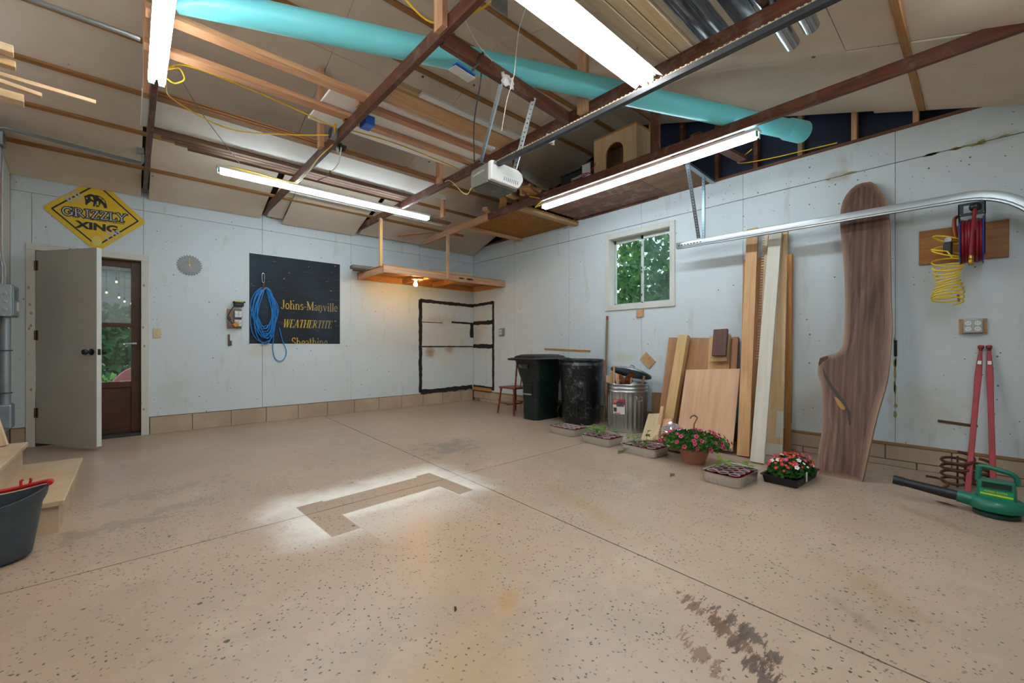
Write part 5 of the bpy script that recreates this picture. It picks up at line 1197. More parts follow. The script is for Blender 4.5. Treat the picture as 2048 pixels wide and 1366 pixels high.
for i in range(len(rings) - 1):
    for j in range(36): m.f.append((i * 36 + j, i * 36 + (j + 1) % 36, (i + 1) * 36 + (j + 1) % 36, (i + 1) * 36 + j))
m.f.append(tuple(range(36))); m.f.append(tuple(8 * 36 + j for j in range(36))); m.build('body', BKM, bk, True)
RED = plain('#b81c22', .35)
hn = [V((-.53 + .228 * math.cos(a), 3.17 + .162 * math.sin(a), .30 + .05 * max(0, math.cos(a)) ** 2)) for a in [-.15 + (math.pi + .3) * j / 26 for j in range(27)]]
MB().tube(hn, .011, 8).build('handle', RED, bk, True)
q = hn[8]; MB().tube([q + V((-.03, 0, .005)), q + V((-.03, 0, .028)), q + V((-.022, 0, .034))], .006, 6).tube([q + V((.0, 0, .005)), q + V((.005, 0, .03)), q + V((0, 0, .036))], .006, 6).build('mop_hook', RED, bk, True)
m = MB()
for j in range(18):
    a = math.pi * j / 17; m.tube([(-.6 + .1 * math.cos(a), 3.17 + .085 * math.sin(a), .26), (-.6 + .075 * math.cos(a), 3.17 + .06 * math.sin(a), .16)], .004, 5)
m.tube([(-.6 + .1 * math.cos(2 * math.pi * j / 24), 3.17 + .09 * math.sin(2 * math.pi * j / 24), .27) for j in range(24)], .012, 6, True); tag(m.build('wringer', plain('#1d3545', .35), bk, True), kind=None)
# ================================================================ BINS
def dirty(name, base, spot, k=.5, sc=9):
    n = NT(name); p = n.coord(); col = n.mix(n.step(n.noise(p, 2, 4), .3, .7), lin(base), tuple(x * .5 for x in lin(base)[:3]) + (1,))
    a = n.noise(p, sc, 9, .8); col = n.mix(n.math('MULTIPLY', n.step(a, .52, .68), k), col, lin(spot))
    d = n.voro(p, 60); col = n.mix(n.math('MULTIPLY', n.math('MULTIPLY', n.step(d, .22, .12), n.step(n.noise(p, 3, 3), .45, .65)), .8), col, lin(spot))
    return n.done(col, .38, 0, .5)
GREENB = dirty('dirty_green_plastic', '#0a201d', '#5f6a55', .35); BLACKB = dirty('dirty_black_plastic', '#090c10', '#8e9dab', .55, 7)
b1 = thing('wheeled_bin', 'dirty dark green wheeled trash bin with black lid', 'trash bin', (4.45, 4.27, 0))
def rrect(x0, x1, y0, y1, r, z, n=5):
    out = []
    for (cx, cy, a) in ((x1 - r, y1 - r, 0), (x0 + r, y1 - r, 90), (x0 + r, y0 + r, 180), (x1 - r, y0 + r, 270)):
        for j in range(n + 1): t = math.radians(a + 90 * j / n); out.append(V((cx + r * math.cos(t), cy + r * math.sin(t), z)))
    return out
def loft(rings, mb=None, cb=True, ct=True):
    m = mb or MB(); k = len(m.v); n = len(rings[0])
    for r in rings: m.v += r
    for i in range(len(rings) - 1):
        for j in range(n): m.f.append((k + i * n + j, k + i * n + (j + 1) % n, k + (i + 1) * n + (j + 1) % n, k + (i + 1) * n + j))
    if cb: m.f.append(tuple(k + j for j in reversed(range(n))))
    if ct: m.f.append(tuple(k + (len(rings) - 1) * n + j for j in range(n)))
    return m
loft([rrect(4.17, 4.66, 4.13, 4.42, .07, .0), rrect(4.16, 4.68, 4.12, 4.44, .08, .5), rrect(4.13, 4.70, 4.08, 4.48, .09, .62), rrect(4.1, 4.72, 4.05, 4.53, .09, .82), rrect(4.09, 4.73, 4.04, 4.54, .09, .84)]).build('body', GREENB, b1, True)
loft([rrect(4.04, 4.78, 4.0, 4.6, .05, .835), rrect(4.03, 4.79, 3.99, 4.61, .05, .86), rrect(4.06, 4.77, 4.02, 4.57, .07, .872), rrect(4.08, 4.75, 4.05, 4.54, .07, .872), rrect(4.1, 4.73, 4.07, 4.52, .08, .9), rrect(4.13, 4.7, 4.1, 4.49, .08, .905), rrect(4.15, 4.68, 4.12, 4.47, .08, .918), rrect(4.25, 4.6, 4.2, 4.4, .08, .922)]).build('lid', plain('#10161b', .35, 0, .2), b1, True)
MB().box(4.09, 4.1, 4.22, 4.4, .72, .78).build('number_plate', dirty('plate', '#2c3430', '#a99a55', .9, 20), b1, bevel=.003)
MB().box(4.145, 4.17, 4.2, 4.36, .34, .5).build('grip_recess', plain('#070a0b', .6), b1, bevel=.01); MB().tube([(4.15, 4.2, .36), (4.135, 4.28, .36), (4.15, 4.36, .36)], .012, 8).build('grip_bar', plain('#7a8784', .4), b1, True)
for s in (4.07, 4.46): MB().lathe([(.02, 0), (.1, 0), (.11, .01), (.11, .04), (.1, .05), (.02, .05)], 20, Matrix.Translation((4.66, s + .05, .11)) @ Matrix.Rotation(math.pi / 2, 4, 'X')).build('wheel', BLACKP, b1, True)
b2 = thing('round_bin', 'round scuffed black trash can without lid', 'trash can', (4.56, 3.66, 0))
C2 = Matrix.Translation((4.56, 3.66, 0)); prof = [(.235, 0), (.25, .02), (.275, .55), (.285, .72), (.292, .735), (.292, .77), (.302, .78), (.302, .80), (.294, .81), (.294, .83), (.306, .84), (.306, .86), (.29, .862), (.275, .8), (.25, .05), (.001, .04)]
MB().lathe(prof, 48, C2, True).build('body', BLACKB, b2, True)
va = math.atan2(-3.66, -4.56)
for da in (-.35,):
    pts = []
    for j in range(40):
        t = j / 39
        if t < .4: a, z = -.22, .1 + .45 * t / .4
        elif t < .6: a, z = -.22 * math.cos(math.pi * (t - .4) / .2), .55 + .1 * math.sin(math.pi * (t - .4) / .2)
        else: a, z = .22, .55 - .45 * (t - .6) / .4
        r = .25 + (z - .02) / .53 * .025 + .001; an = va + da * .0 + a; pts.append(V((4.56 + r * math.cos(an), 3.66 + r * math.sin(an), z)))
    MB().tube(pts, .005, 5).build('moulded_arch', plain('#2b3036', .4), b2, True)
tag(MB().ball((4.5, 3.86, .8), .035, 8, 5, (1.3, 1, .7)).ball((4.52, 3.8, .81), .03, 8, 5).build('red_rag', plain('#b8403c', .7)), 'small crumpled red bag showing in the round black can', 'bag')
# metal can
cn = thing('metal_can', 'galvanized corrugated metal trash can full of wood scraps', 'metal can', (4.6, 2.96, 0))
CC = V((4.58, 2.95, 0)); m = MB(); n = 208; zs = [(0, .225, 0), (.02, .232, 0), (.05, .228, 0), (.075, .23, 1), (.12, .231, 1), (.42, .24, 1), (.47, .241, 0), (.49, .247, 0), (.5, .241, 0), (.52, .241, 0), (.53, .248, 0), (.54, .241, 0), (.565, .242, 0), (.575, .25, 0), (.585, .244, 0), (.575, .236, 0), (.05, .222, 0)]
for z, r, rib in zs:
    for j in range(n):
        a = 2 * math.pi * j / n; k = r + (.006 * math.sin(a * 26) if rib else 0); m.v.append(CC + V((k * math.cos(a), k * math.sin(a), z)))
for i in range(len(zs) - 1):
    for j in range(n): m.f.append((i * n + j, i * n + (j + 1) % n, (i + 1) * n + (j + 1) % n, (i + 1) * n + j))
m.f.append(tuple(range(n))); m.build('body', metal('#c3cad0', .3, .2), cn, True)
vc = math.atan2(-CC.y, -CC.x)
def can_patch(a0, a1, z0, z1, r, mt, nm, par, nn=8):
    m = MB()
    for z in (z0, z1):
        for j in range(nn + 1): a = a0 + (a1 - a0) * j / nn; m.v.append(CC + V((r * math.cos(a), r * math.sin(a), z)))
    for j in range(nn): m.f.append((j, j + 1, nn + 2 + j, nn + 1 + j))
    return m.build(nm, mt, par)
A0 = vc - .72
stk = can_patch(A0 - .0, A0 + .62, .225, .40, .2455, plain('#d8d6d2', .5, 0, .05), 'sticker', cn)
can_patch(A0, A0 + .62, .335, .40, .2462, plain('#b5202b', .5), 'sticker_red_band', cn)
can_patch(A0 + .2, A0 + .58, .315, .375, .2468, plain('#4b4a58', .5, 0, .6, 30), 'sticker_badge', cn)
can_patch(A0 + .04, A0 + .22, .25, .30, .2468, plain('#4a4436', .5, 0, .6, 40), 'sticker_picture', cn)
can_patch(A0 + .1, A0 + .4, .23, .238, .2468, plain('#b5202b', .5), 'sticker_line', cn)
for k in range(3): can_patch(A0 + .05, A0 + .2 + .05 * k, .362 + .013 * k, .366 + .013 * k, .2469, WHITEP, 'sticker_print', cn)
ha = vc + .55; hp = lambda z, r, da=0: CC + V((r * math.cos(ha + da), r * math.sin(ha + da), z))
MB().tube(catmull([hp(.44, .25, -.12), hp(.43, .275, -.12), hp(.39, .28, -.11), hp(.385, .285, 0), hp(.39, .28, .11), hp(.43, .275, .12), hp(.44, .25, .12)]), .006, 6).build('handle', GALV, cn, True)
ld = thing('can_lid', 'domed metal lid tilted on top of the wood scraps', 'lid', (4.66, 2.98, .62))
ML = Matrix.Translation((4.64, 2.93, .705)) @ Matrix.Rotation(math.radians(13), 4, V((.84, .54, 0))) @ Matrix.Rotation(math.radians(-15), 4, V((.54, -.84, 0)))
MB().lathe([(.001, .055), (.06, .053), (.16, .035), (.235, .01), (.25, .004), (.252, -.012), (.246, -.012), (.235, .004), (.16, .028), (.001, .047)], 40, ML).build('dome', metal('#9fa8b0', .35, .3), ld, True)
MB().tube(catmull([ML @ V(q) for q in ((-.05, 0, .05), (-.045, 0, .085), (0, 0, .095), (.045, 0, .085), (.05, 0, .05))]), .006, 6).build('handle', GALV, ld, True)
DK = wood('#8a4f24', '#6a3a1a', .6, 1, False); rs = random.Random(5)
sl = ('upright pale slat at the front', 'thin stick standing tall', 'second thin stick', 'flat pale panel', 'dark offcut in the middle', 'dark crossed piece', 'short dark block', 'notched brown strip at the rim', 'slanted strip at the far rim', 'reddish stick by the black can')
for k, (a, b, w_, t_, mt) in enumerate((((4.42, 3.06, .3), (4.40, 3.05, .72), .05, .012, TAN), ((4.40, 3.02, .3), (4.36, 2.99, .80), .02, .02, FRESH), ((4.43, 2.98, .3), (4.39, 2.96, .70), .035, .012, FRESH),
        ((4.48, 3.1, .3), (4.46, 3.11, .67), .11, .012, PALE), ((4.6, 3.08, .5), (4.52, 2.83, .7), .07, .03, DK), ((4.58, 2.85, .45), (4.48, 3.0, .68), .06, .03, DK), ((4.55, 2.98, .5), (4.5, 2.86, .63), .08, .05, DK),
        ((4.47, 2.85, .35), (4.44, 2.80, .66), .02, .02, FRESH), ((4.56, 2.78, .35), (4.56, 2.70, .68), .025, .02, wood('#a07a5e', '#74543c', .7)), ((4.46, 3.16, .25), (4.46, 3.20, .86), .02, .015, wood('#a06a58', '#7a4a3a', .7)))):
    plank('wood_scrap', a, b, w_, t_, mt, (-.8, -.6, 0), label='wood scrap in the metal can, %s' % sl[k], cat='wood scrap', group='wood scraps in the metal can')
# chair
CHW = wood('#8a3f28', '#5e2718', .4, 1, False, .05, 2)
chr_ = thing('wooden_chair', 'small reddish wooden chair half hidden behind the green bin', 'chair', (4.42, 4.85, 0))
MB().box(4.26, 4.62, 4.67, 5.04, .385, .412).build('seat', CHW, chr_, bevel=.01)
def turned(p0, p1, r, nm, par=chr_):
    p0, p1 = V(p0), V(p1); ps, rs_ = [], []
    for j in range(13): t = j / 12; ps.append(p0.lerp(p1, t)); rs_.append(r * (.7 + .35 * abs(math.sin(t * math.pi * 2.5)) + (.2 if .45 < t < .55 else 0)))
    MB().tube(ps, rs_, 10).build(nm, CHW, par, True)
for (x, y_) in ((4.25, 4.68), (4.25, 5.05), (4.62, 4.67), (4.62, 5.04)): turned((x, y_, 0), (4.44 + (x - 4.44) * .8, 4.86 + (y_ - 4.86) * .8, .39), .016, 'leg')
turned((4.27, 4.71, .16), (4.27, 5.02, .16), .011, 'stretcher'); turned((4.6, 4.71, .16), (4.6, 5.02, .16), .011, 'stretcher'); turned((4.28, 4.87, .14), (4.6, 4.87, .14), .011, 'stretcher')
for x in (4.29, 4.4, 4.5, 4.6): turned((x, 4.69, .41), (x, 4.65, .8), .009 if 4.3 < x < 4.59 else .014, 'back_spindle')
MB().box(4.27, 4.62, 4.635, 4.66, .78, .84).build('crest_rail', CHW, chr_, bevel=.01)
# ================================================================ LEANING LUMBER
def lean(name, label, bl, br, tl, tr, xt, th, mat, cat='board', group='lumber leaning on the window wall', zb=0, nrm=None, xb=None, floor=False):
    B0, B1 = (P(*bl, z=zb), P(*br, z=zb)) if xb is None else (P(*bl, x=xb), P(*br, x=xb))
    if floor:
        B0.z = B1.z = 0
    T0_, T1 = P(*tl, x=xt), P(*tr, x=xt)
    b = (B0 + B1) / 2; t = (T0_ + T1) / 2; ax = (t - b).normalized(); ac = V((0, ((T1 - T0_) + (B1 - B0)).y, 0)); ac = ac - ax * ac.dot(ax); wd = ac.length / 2; ac.normalize(); n_ = ax.cross(ac)
    if n_.x > 0: n_ = -n_
    off = n_ * (-th / 2); b = b + off; t = t + off
    if zb == 0 and (xb is None or floor):                       # keep the low corner on the floor
        lowest = min((b + s * ac * wd / 2 + r * n_ * th / 2).z for s in (-1, 1) for r in (-1, 1)); b = b - ax * (lowest / ax.z)
    return plank(name, b, t, wd, th, mat, n_, label=label, cat=cat, group=group)
CEDAR = wood('#c9a074', '#ab7f52', .6, .8, True, .05); CED2 = wood('#b98d5c', '#96693c', .6, .8, True, .05)
lean('plank', 'tall tan plank with knots behind the white toothed board', (1472, 913), (1499, 916), (1493, 458), (1516, 455), XR - .055, .03, CEDAR)
lean('plank', 'wide orange plank behind the tall knotty one', (1480, 893), (1520, 898), (1484, 519), (1530, 515), XR - .035, .022, CED2)
WB = wood('#cfcbbf', '#b9b4a4', .6, .5, False, .05)
wbo = lean('plank', 'long whitewashed board leaning in front of the others', (1500, 926), (1527, 929), (1536, 465), (1565, 465), XR - .10, .025, WB)
lean('plank', 'tan plank with white paint patches beside the whitewashed board', (1527, 908), (1569, 916), (1548, 470), (1571, 459), XR - .05, .02, wood('#d2b48c', '#b8946a', .6, .8, True, .05))
pt_ = bpy.data.objects[[o.name for o in COL.objects if o.get('label', '').startswith('tan plank with white')][0]]
Lx = max(v.co.x for v in pt_.data.vertices); Ly = max(v.co.y for v in pt_.data.vertices); Lz = max(v.co.z for v in pt_.data.vertices)
sg_ = 1 if (pt_.matrix_basis.to_3x3() @ V((0, 0, 1))).x < 0 else -1; sy_ = 1 if (pt_.matrix_basis.to_3x3() @ V((0, 1, 0))).y < 0 else -1
for (xa, xb2, ya, yb2) in ((-Lx, -Lx + .11, -Ly, Ly), (-Lx + .17, -Lx + .42, sy_ * Ly * .2, sy_ * Ly)):
    MB().box(xa, xb2, min(ya, yb2), max(ya, yb2), min(sg_ * Lz, sg_ * (Lz + .001)), max(sg_ * Lz, sg_ * (Lz + .001))).build('paint_patch', WB, pt_, local=True)
lean('stud', 'orange stud at the end of the lumber row', (1570, 903), (1578, 905), (1572, 508), (1585, 508), XR - .085, .04, ORANGE)
lean('stud', 'second orange stud just behind the end one', (1576, 899), (1583, 900), (1575, 514), (1586, 513), XR - .04, .03, CED2)
# notched strip
ns = thing('notched_strip', 'tall strip with comb-like notches beside the whitewashed board', 'wood strip', P(1510, 905, z=0), None)
a, b = P(1512, 905, z=0) + V((0, 0, .004)), P(1534, 470, x=XR - .03); M, L = frame(a, b, (-1, 0, 0)); sd_ = (M.to_3x3() @ V((0, 1, 0)))
if sd_.y < 0: sd_ = -sd_
plank('strip', a, b, .03, .02, PALE, (-1, 0, 0), ns)
for k in range(46):
    f = .42 + .57 * k / 46; q = a.lerp(b, f); MB().bar(q + sd_ * .012, q + sd_ * .038, .014, .018, (-1, 0, 0)).build('tooth', PALE, ns)
PLYP = wood('#cda98a', '#b68d6c', .6, .35, False, .04); PLYB = wood('#b98d68', '#97694a', .6, .4, True, .04)
lean('plywood_panel', 'wide reddish plywood panel at the back against the wall', (1312, 862), (1456, 888), (1338, 675), (1478, 676), XR - .03, .014, PLYB, 'panel', xb=4.62, floor=True)
lean('plywood_panel', 'big pale plywood panel leaning at the front', (1352, 889), (1463, 914), (1375, 736), (1477, 741), XR - .30, .016, PLYP, 'panel')
lean('board', 'narrow light board between the plywood panels', (1406, 884), (1448, 892), (1418, 671), (1463, 672), XR - .05, .014, wood('#d0ab7c', '#b58d5e', .6, .8, False), xb=4.595, floor=True)
lean('board', 'reddish board at the right of the plywood panels', (1452, 893), (1464, 897), (1464, 674), (1477, 673), XR - .055, .016, PLYB, xb=4.59, floor=True)
lean('post', 'thick square pale post leaning among the plywood', (1320, 873), (1341, 877), (1357, 670), (1374, 669), XR - .14, .075, wood('#d0b183', '#b8935f', .6, .8, False), 'post', xb=4.46, floor=True)
lean('board', 'white-edged board under the small walnut block', (1421, 712), (1455, 715), (1425, 668), (1459, 669), XR - .10, .016, PALE, xb=XR - .18)
lean('walnut_block', 'small dark walnut block resting high on the boards', (1423, 710), (1451, 712), (1427, 658), (1455, 658), XR - .15, .03, wood('#6a4a40', '#4a3028', .5, .6, False), 'wood block', None, 0, None, XR - .235)
lean('board', 'short ledge board below the walnut block', (1419, 722), (1454, 724), (1419, 714), (1454, 716), XR - .19, .03, TAN, xb=XR - .20)
lean('board', 'small brown offcut by the metal can', (1304, 826), (1322, 828), (1303, 784), (1325, 786), XR - .02, .02, wood('#a8835c', '#85633f', .7), xb=XR - .05)
lean('board', 'pale offcut leaning at the front of the short boards', (1283, 883), (1308, 890), (1297, 831), (1327, 822), XR - .42, .02, PALE)
lean('board', 'thin upright stick pair at the front of the short boards, slimmer', (1309, 886), (1314, 888), (1322, 812), (1327, 812), XR - .36, .02, TAN)
lean('board', 'short board standing beside the thin stick', (1318, 886), (1336, 890), (1327, 838), (1344, 836), XR - .42, .02, FRESH)
# walnut slab
sx0 = V((4.15, .7, 0)); sdir = V((.69, 0, 2.46)).normalized(); sn_ = V((0, 1, 0)).cross(sdir)
if sn_.x > 0: sn_ = -sn_
so = [(1735, 364), (1712, 370), (1692, 390), (1682, 415), (1680, 450), (1684, 490), (1688, 540), (1690, 600), (1689, 640), (1687, 675), (1683, 696), (1672, 706), (1655, 711), (1640, 716), (1636, 734), (1636, 750), (1641, 770), (1645, 807), (1645, 851), (1640, 884), (1635, 917), (1637, 949), (1680, 956), (1724, 964), (1730, 940), (1740, 893), (1754, 831), (1769, 781), (1776, 750), (1780, 710), (1783, 673), (1784, 640), (1782, 604), (1781, 550), (1780, 494), (1778, 424), (1771, 397), (1762, 382), (1751, 369), (1743, 364)]
pts3 = [PP(u, v, sx0, sn_) for u, v in so]
Ms = Matrix((V((0, -1, 0)), sn_, sdir)).transposed().to_4x4(); Ms.translation = sx0; Mi = Ms.inverted()
p2 = [Mi @ q for q in pts3]; p2 = [(q.x, max(q.z, .0)) for q in p2]
pc_ = []                                             # smooth the outline
for i in range(len(p2)):
    a, b, c, d_ = (V((*p2[(i + k) % len(p2)], 0)) for k in (-1, 0, 1, 2))
    for t in (0, .5):
        if 20 <= i <= 23: pc_.append((b.lerp(c, t).x, b.lerp(c, t).y))
        else:
            w_ = .5 * ((2 * b) + (c - a) * t + (2 * a - 5 * b + 4 * c - d_) * t * t + (3 * b - a - 3 * c + d_) * t ** 3); pc_.append((w_.x, w_.y))
WS = NT('walnut_heart'); v_ = WS.mapping(WS.coord(), (7, 7, .9)); big = WS.noise(v_, 1.0, 3, .5, 1.5); fine = WS.noise(WS.mapping(WS.coord(), (60, 60, 3)), 1.0, 4)
wv = WS.n('ShaderNodeTexWave', wave_type='BANDS', bands_direction='X'); WS.t.links.new(WS.mapping(WS.coord(), (1, 1, .13)), wv.inputs['Vector']); wv.inputs['Scale'].default_value = 7; wv.inputs['Distortion'].default_value = 9; wv.inputs['Detail'].default_value = 3; wv.inputs['Detail Scale'].default_value = 1.2
f_ = WS.math('ADD', WS.math('MULTIPLY', big, .5), WS.math('ADD', WS.math('MULTIPLY', fine, .3), WS.math('MULTIPLY', wv.outputs[1] if len(wv.outputs) > 1 else wv.outputs[0], .1)))
wc = WS.ramp(f_, [(.28, lin('#40291f')), (.45, lin('#63463b')), (.62, lin('#86675a'))]); WALN = WS.done(wc, .5, 0, .3)
SAP = wood('#9c7c66', '#7d5f4e', .55, .5, False, 0, 2)
me = bpy.data.meshes.new('walnut_slab'); bm = bmesh.new()
vs = [bm.verts.new((x, 0, z)) for x, z in pc_]; fc = bm.faces.new(vs)
ret = bmesh.ops.extrude_face_region(bm, geom=[fc]); bmesh.ops.translate(bm, verts=[g for g in ret['geom'] if isinstance(g, bmesh.types.BMVert)], vec=(0, -.05, 0))
for f in bm.faces: f.material_index = 1
bmesh.ops.recalc_face_normals(bm, faces=bm.faces)
ff = [f for f in bm.faces if len(f.verts) > 6]
for f in ff:
    f.material_index = 0
for k_, th_ in enumerate((.007, .009, .012, .013)):
    rg = bmesh.ops.inset_individual(bm, faces=ff, thickness=th_, depth=0)
    for f in rg['faces']: f.material_index = 1 + k_
bm.to_mesh(me); bm.free(); me.materials.append(WALN); me.materials.append(SAP); [me.materials.append(wood(a_, b_, .5, .5, False, 0, 2)) for a_, b_ in (('#917160', '#725548'), ('#856454', '#664a3e'), ('#785a4b', '#5a4036'))]
slab = bpy.data.objects.new('walnut_slab', me); COL.objects.link(slab); slab.matrix_basis = Ms; attach(slab)
tag(slab, 'tall live-edge walnut slab with a side bulge leaning on the wall', 'wood slab')
def on_slab(uvs, nm, mt, off=.0):
    m = MB(); m.v = [Mi @ (PP(u, v, sx0, sn_) + sn_ * .001) for u, v in uvs]; m.f = [tuple(range(len(uvs)))]; s_ = m.build(nm, mt, slab, local=True)
side = (Mi.to_3x3() @ sn_).y
on_slab([(1668, 793), (1676, 797), (1684, 806), (1691, 816), (1690, 820), (1682, 818), (1674, 808)], 'amber_patch', plain('#a5702f', .5))
on_slab([(1645, 733), (1652, 748), (1668, 775), (1688, 800), (1701, 825), (1702, 850), (1698, 850), (1694, 825), (1682, 806), (1662, 778), (1648, 752)], 'dark_streak', plain('#2c1a14', .5))
on_slab([(1640, 717), (1655, 712), (1657, 718), (1645, 724), (1638, 733), (1637, 727)], 'bark_patch', plain('#4a2b1c', .8))
# ================================================================ PLANTS ON THE FLOOR
FOIL = plain('#cfcfcb', .24, .8, .05)
def resample(poly, n):
    L_ = [0]; m_ = len(poly)
    for i in range(m_): L_.append(L_[-1] + (poly[(i + 1) % m_] - poly[i]).length)
    out = []; i = 0
    for k in range(n):
        d_ = L_[-1] * k / n
        while L_[i + 1] < d_: i += 1
        out.append(poly[i].lerp(poly[(i + 1) % m_], (d_ - L_[i]) / max(1e-9, L_[i + 1] - L_[i])))
    return out
def foil_tray(label, loc, rz):
    t = thing('foil_tray', label, 'foil tray', (*loc, 0), 'foil seedling trays', rz=rz)
    m = MB(); n = 112; L, W2, R = .2, .145, .05
    def ring(s, z, rib):
        out = []; per = []
        pts = resample(rrect(-L * s, L * s, -W2 * s, W2 * s, R * s, z, 8), 160)
        for j, p in enumerate(pts):
            if rib: p = p.copy()
            d_ = V((p.x, p.y, 0)).normalized(); out.append(p + d_ * (rib * (1 if j % 4 < 2 else -1)))
        return out
    rings = [ring(.88, 0, 0), ring(.9, .004, .0015), ring(.94, .07, .003), ring(.95, .076, 0), ring(1.0, .078, 0), ring(1.03, .082, 0), ring(1.03, .085, 0), ring(.99, .084, 0), ring(.95, .08, 0), ring(.88, .004, 0)]
    loft(rings, m).build('pan', FOIL, t, True, local=True)
    return t
CUPR = plain('#8f1020', .35); CUPW = plain('#c9b3bd', .5, 0, .15); SOIL = plain('#2a1d17', .95, 0, .5, 60, .2, .6)
LEAFY = leafmat('#5c8f22', '#a9c63c'); LEAFG = leafmat('#3f7a22', '#7fae3a')
cupp = {}
def cup_mesh():
    a = MB().lathe([(.028, 0), (.0385, .078), (.0405, .08), (.0395, .083), (.0375, .081)], 18, None, True).mesh('cup', CUPR, True)
    b = MB().lathe([(.0395, .0835), (.041, .081), (.038, .079), (.0368, .068)], 18).mesh('liner', CUPW, True)
    c = MB().lathe([(.001, .077), (.02, .076), (.0372, .073)], 14).mesh('soil', SOIL, True)
    return a, b, c
cA, cB, cC = cup_mesh()
def seedling(h, nl, rs, mt, size=.02):
    m = MB(); bend = V((rs.uniform(-.015, .015), rs.uniform(-.015, .015), 0)); m.tube([V((0, 0, .062)), V((0, 0, .062 + h * .5)) + bend * .4, V((0, 0, .062 + h)) + bend], .0014, 5)
    for k in range(nl):
        t = .5 + .5 * (k + 1) / nl; c = V((0, 0, .062 + h * t)) + bend * t; a = rs.uniform(0, 6.28); d_ = V((math.cos(a), math.sin(a), rs.uniform(-.1, .5))).normalized(); sd = d_.cross(V((0, 0, 1))).normalized(); L = size * rs.uniform(.8, 1.7)
        m.add([c, c + d_ * L * .5 + sd * L * .32, c + d_ * L * 1.3 - V((0, 0, L * .25)), c + d_ * L * .5 - sd * L * .32], [(0, 1, 2, 3)])
    return m.mesh('seedling', mt)
tray_spec = (('foil tray of cups farthest away in front of the round black can', (3.87, 3.29), math.pi / 2, 'foil tray by the black can', .045, 4, LEAFY),
             ('foil tray of cups in front of the metal can', (3.76, 2.73), math.pi / 2 - .03, 'foil tray before the metal can', .1, 7, LEAFG),
             ('foil tray of cups beside the pink hanging basket', (3.71, 2.19), math.pi / 2 - .05, 'foil tray beside the hanging basket', .1, 6, LEAFG),
             ('foil tray of cups nearest the camera before the whitewashed board', (3.45, 1.30), -.06, 'nearest foil tray', .11, 8, LEAFY))
rs = random.Random(11)
for lab, loc, rz, where, h, nl, lm in tray_spec:
    foil_tray(lab, loc, rz)
    for i in range(4):
        for j in range(3):
            lx, ly = -.1245 + .083 * i, -.0822 + .0822 * j; wx = loc[0] + lx * math.cos(rz) - ly * math.sin(rz); wy = loc[1] + lx * math.sin(rz) + ly * math.cos(rz)
            o = bpy.data.objects.new('seedling_cup', None); COL.objects.link(o); o.location = (wx, wy, .006); o.rotation_euler = (0, 0, rs.uniform(0, 6))
            WM[o.name] = o.matrix_basis.copy(); tag(o, 'red seedling cup in the %s, %s row, %s from left' % (where, ('front', 'middle', 'back')[j if rz < 1 else 2 - j], ('first', 'second', 'third', 'fourth')[i if rz < 1 else 3 - i]), 'cup', 'seedling cups in the %s' % where)
            for nm, mm in (('cup', cA), ('liner', cB), ('soil', cC)):
                c = bpy.data.objects.new(nm, mm); COL.objects.link(c); c.parent = o
            if rs.random() < .6:
                c = bpy.data.objects.new('seedling', seedling(h * rs.uniform(.5, 1.25), nl, rs, lm, .024 if h < .05 else .042)); COL.objects.link(c); c.parent = o
def flower_mesh(rad, cen, petal, mtp, mtc, n=5, cup=.35):
    m = MB()
    for k in range(n):
        a = 2 * math.pi * k / n; b = math.pi / n * .95
        m.add([(0, 0, 0), (rad * .75 * math.cos(a - b), rad * .75 * math.sin(a - b), rad * cup * .8), (rad * math.cos(a), rad * math.sin(a), rad * cup), (rad * .75 * math.cos(a + b), rad * .75 * math.sin(a + b), rad * cup * .8)], [(0, 1, 2, 3)])
    k0 = len(m.f); m.lathe([(.001, rad * .12), (rad * cen, rad * .18), (rad * cen, 0)], 6)
    me = m.mesh('blossom', [mtp, mtc])
    for i, p in enumerate(me.polygons): p.material_index = 0 if i < k0 else 1
    return me
def plantpart(par, name, mesh, pos, nrm, sc):
    c = bpy.data.objects.new(name, mesh); COL.objects.link(c); c.parent = par
    c.matrix_basis = Matrix.Translation(pos) @ V(nrm).to_track_quat('Z', 'Y').to_matrix().to_4x4() @ Matrix.Diagonal((sc, sc, sc, 1)); return c
PINK = plain('#c23a66', .5, 0, .1, 30); PINKD = plain('#6d0f2b', .6); REDF = plain('#b5101c', .5); WHF = plain('#e6d9d6', .6); MAG = plain('#c42a86', .5); YC = plain('#d9c14a', .6)
hb = thing('hanging_basket', 'hanging basket of pink petunias standing on the floor', 'potted plant', (3.74, 1.72, 0))
PC = V((3.74, 1.72, 0))
MB().lathe([(.085, 0), (.09, .004), (.13, .13), (.138, .134), (.138, .15), (.125, .15), (.115, .12)], 32, Matrix.Translation(PC), True).build('pot', plain('#b27a62', .6), hb, True)
MB().lathe([(.001, .12), (.12, .115)], 20, Matrix.Translation(PC)).build('soil', SOIL, hb)
f = MB()
def dome(c, rx, ry, rz, zmin):
    def g():
        while True:
            p = V((random.gauss(0, 1), random.gauss(0, 1), random.gauss(0, 1))).normalized() * random.uniform(.72, 1.0)
            if p.z > zmin: return V((c[0] + p.x * rx, c[1] + p.y * ry, c[2] + p.z * rz))
    return g
leaves(f, 1700, dome(PC + V((0, 0, .175)), .26, .28, .1, -.2), .02); leaves(f, 500, dome(PC + V((0, 0, .165)), .2, .2, .08, -.1), .025)
tag(f.build('foliage', leafmat('#24571f', '#5f9638'), hb), kind='stuff')
fm = flower_mesh(.026, .34, 5, PINK, PINKD, 5, .3)
